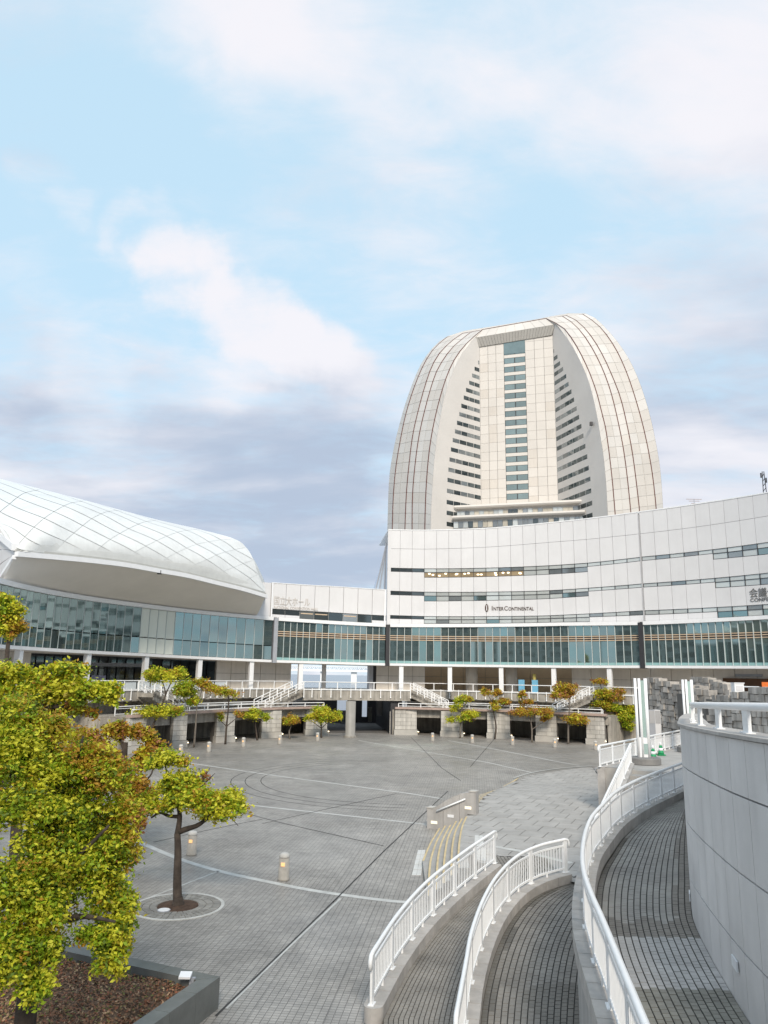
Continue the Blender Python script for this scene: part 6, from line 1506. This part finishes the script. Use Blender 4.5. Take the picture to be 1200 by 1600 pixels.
# fallen leaves on the soil
M_fall = [mat('fallen_leaf_brown', (0.24, 0.125, 0.065), 0.8, 0.4, 20.0), mat('fallen_leaf_tan', (0.42, 0.27, 0.16), 0.8, 0.3, 20.0), mat('fallen_leaf_red', (0.25, 0.095, 0.05), 0.8, 0.3, 20), mat('moss_green', (0.17, 0.16, 0.05), 0.9, 0.3, 20)]
for m, n in zip(M_fall, (9000, 3000, 5000, 2500)):
    mb = MB()
    uu = rng.random((n, 2)); sz = rng.uniform(0.02, 0.045, n); an = rng.uniform(0, 6.3, n); tl = rng.uniform(-.5, .5, (n, 2))
    for (u, v), s_, a_, (t1_, t2_) in zip(uu, sz, an, tl):
        c = c1 + d1 * (7.5 * u) + d2 * (5.5 * v); z = zs_ + 0.06 * math.sin(c[0] * 1.7) * math.cos(c[1] * 1.3) + 0.03 + random.uniform(0, .02)
        ca, sa = math.cos(a_) * s_, math.sin(a_) * s_
        mb.add([(c[0] + ca, c[1] + sa, z + t1_ * s_), (c[0] - sa * .5, c[1] + ca * .5, z + t2_ * s_), (c[0] - ca, c[1] - sa, z - t1_ * s_), (c[0] + sa * .5, c[1] - ca * .5, z - t2_ * s_)], [(0, 1, 2, 3)])
    mb.build('fallen_leaves', m, kind='stuff')
q = G(289, 1536, 0.55); o = thing('floodlight', 'small white square floodlight on the planter soil beside the granite edge', 'floodlight', q)
MB().hexa([q + np.array(v) for v in ((-.12, -.09, .1), (.12, -.09, .1), (.12, .09, .15), (-.12, .09, .15), (-.12, -.09, .14), (.12, -.09, .14), (.12, .09, .19), (-.12, .09, .19))]).build('lamp_head', M_white, o)
MB().box(q + np.array([0.1, 0.06, -.15]), 0.05, 0.05, 0.28).build('stake', M_greyp, o); MB().box(q + np.array([0.14, 0.1, -.05]), 0.1, 0.08, 0.12).build('control_box', M_greyp, o)

# ------------------------------------------------------------------ bridge across the bay
o = thing('harbour_bridge', 'distant white truss bridge seen through the open passage', 'bridge', D(505, 1060, 900))
pa, pb = D(430, 1041, 950), D(600, 1054, 950); pa[2] = pb[2] = (pa[2] + pb[2]) / 2
pa, pb = D(380, 1045.5, 950), D(640, 1050, 950); zm = (pa[2] + pb[2]) / 2; pa[2] = pb[2] = zm
MB().sweep([pa, pb], [(-6, -1.2), (6, -1.2), (6, 1.4), (-6, 1.4)]).build('deck_beam', M_white, o)
m1, m2 = MB(), MB()
m1.sweep([pa + np.array([0, -6, 5]), pb + np.array([0, -6, 5])], [(-.4, -.4), (.4, -.4), (.4, .4), (-.4, .4)])
for i in range(40):
    a, b = pa + (pb - pa) * i / 40 + np.array([0, -6, 1.4]), pa + (pb - pa) * (i + .5) / 40 + np.array([0, -6, 5]); c = pa + (pb - pa) * (i + 1) / 40 + np.array([0, -6, 1.4])
    m1.tube([a, b], .35, 4); m1.tube([b, c], .35, 4)
m1.build('truss', M_white, o)
for x in (448, 505, 553, 590):
    p = D(x, 1060, 950); MB().box((p[0], p[1], -3), 7, 5, zm + 2).build('pier', M_white, o)

# ------------------------------------------------------------------ city behind the camera, mirrored in the curved glass
M_cw = mat('city_wall', (0.50, 0.52, 0.51), 0.7, 0.08, 0.1); M_cw2 = mat('city_wall_tan', (0.46, 0.42, 0.37), 0.7, 0.08, 0.1)
def city(label, x, y, wx, wy, h, m, rz=0.0, fl=3.4):
    o = thing('city_building', label, 'building', (x, y, 0), 'buildings opposite the plaza, mirrored in the glass')
    MB().box((x, y, 0), wx, wy, h, rz).build('wall', m, o)
    ca, sa = math.cos(rz), math.sin(rz); mb, mc = MB(), MB()
    nf = int(h / fl) - 1; nx = int(wx / 3.6)
    for f in range(nf):
        z = 2.0 + f * fl
        for i in range(nx):
            u = -wx / 2 + (i + .5) * wx / nx; v = wy / 2 + 0.05
            mb.box((x + u * ca - v * sa, y + u * sa + v * ca, z), wx / nx * 0.72, 0.12, fl * 0.5, rz)
        v = wy / 2 + .35; mc.box((x - v * sa, y + v * ca, z - 0.5), wx * .98, 0.6, 0.35, rz)
    mb.build('windows', M_glassd, o, kind='stuff'); mc.build('balconies', m, o, kind='stuff')
    MB().box((x, y, h), wx * .5, wy * .5, 3, rz).build('roof_house', m, o)
city('pale slab block opposite the plaza, behind the viewer to the left', -62, -70, 40, 18, 52, M_cw, R_(-20))
city('tan tower opposite the plaza, directly behind the viewer', -12, -95, 30, 22, 78, M_cw2, R_(-3))
city('pale tower opposite the plaza, behind the viewer to the right', 38, -85, 34, 20, 62, M_cw, R_(14))
city('low wide pale building opposite the plaza, far right behind the viewer', 95, -50, 46, 20, 34, M_cw2, R_(35))
city('low pale building opposite the plaza, far left behind the viewer', -120, -20, 44, 20, 30, M_cw, R_(-55))
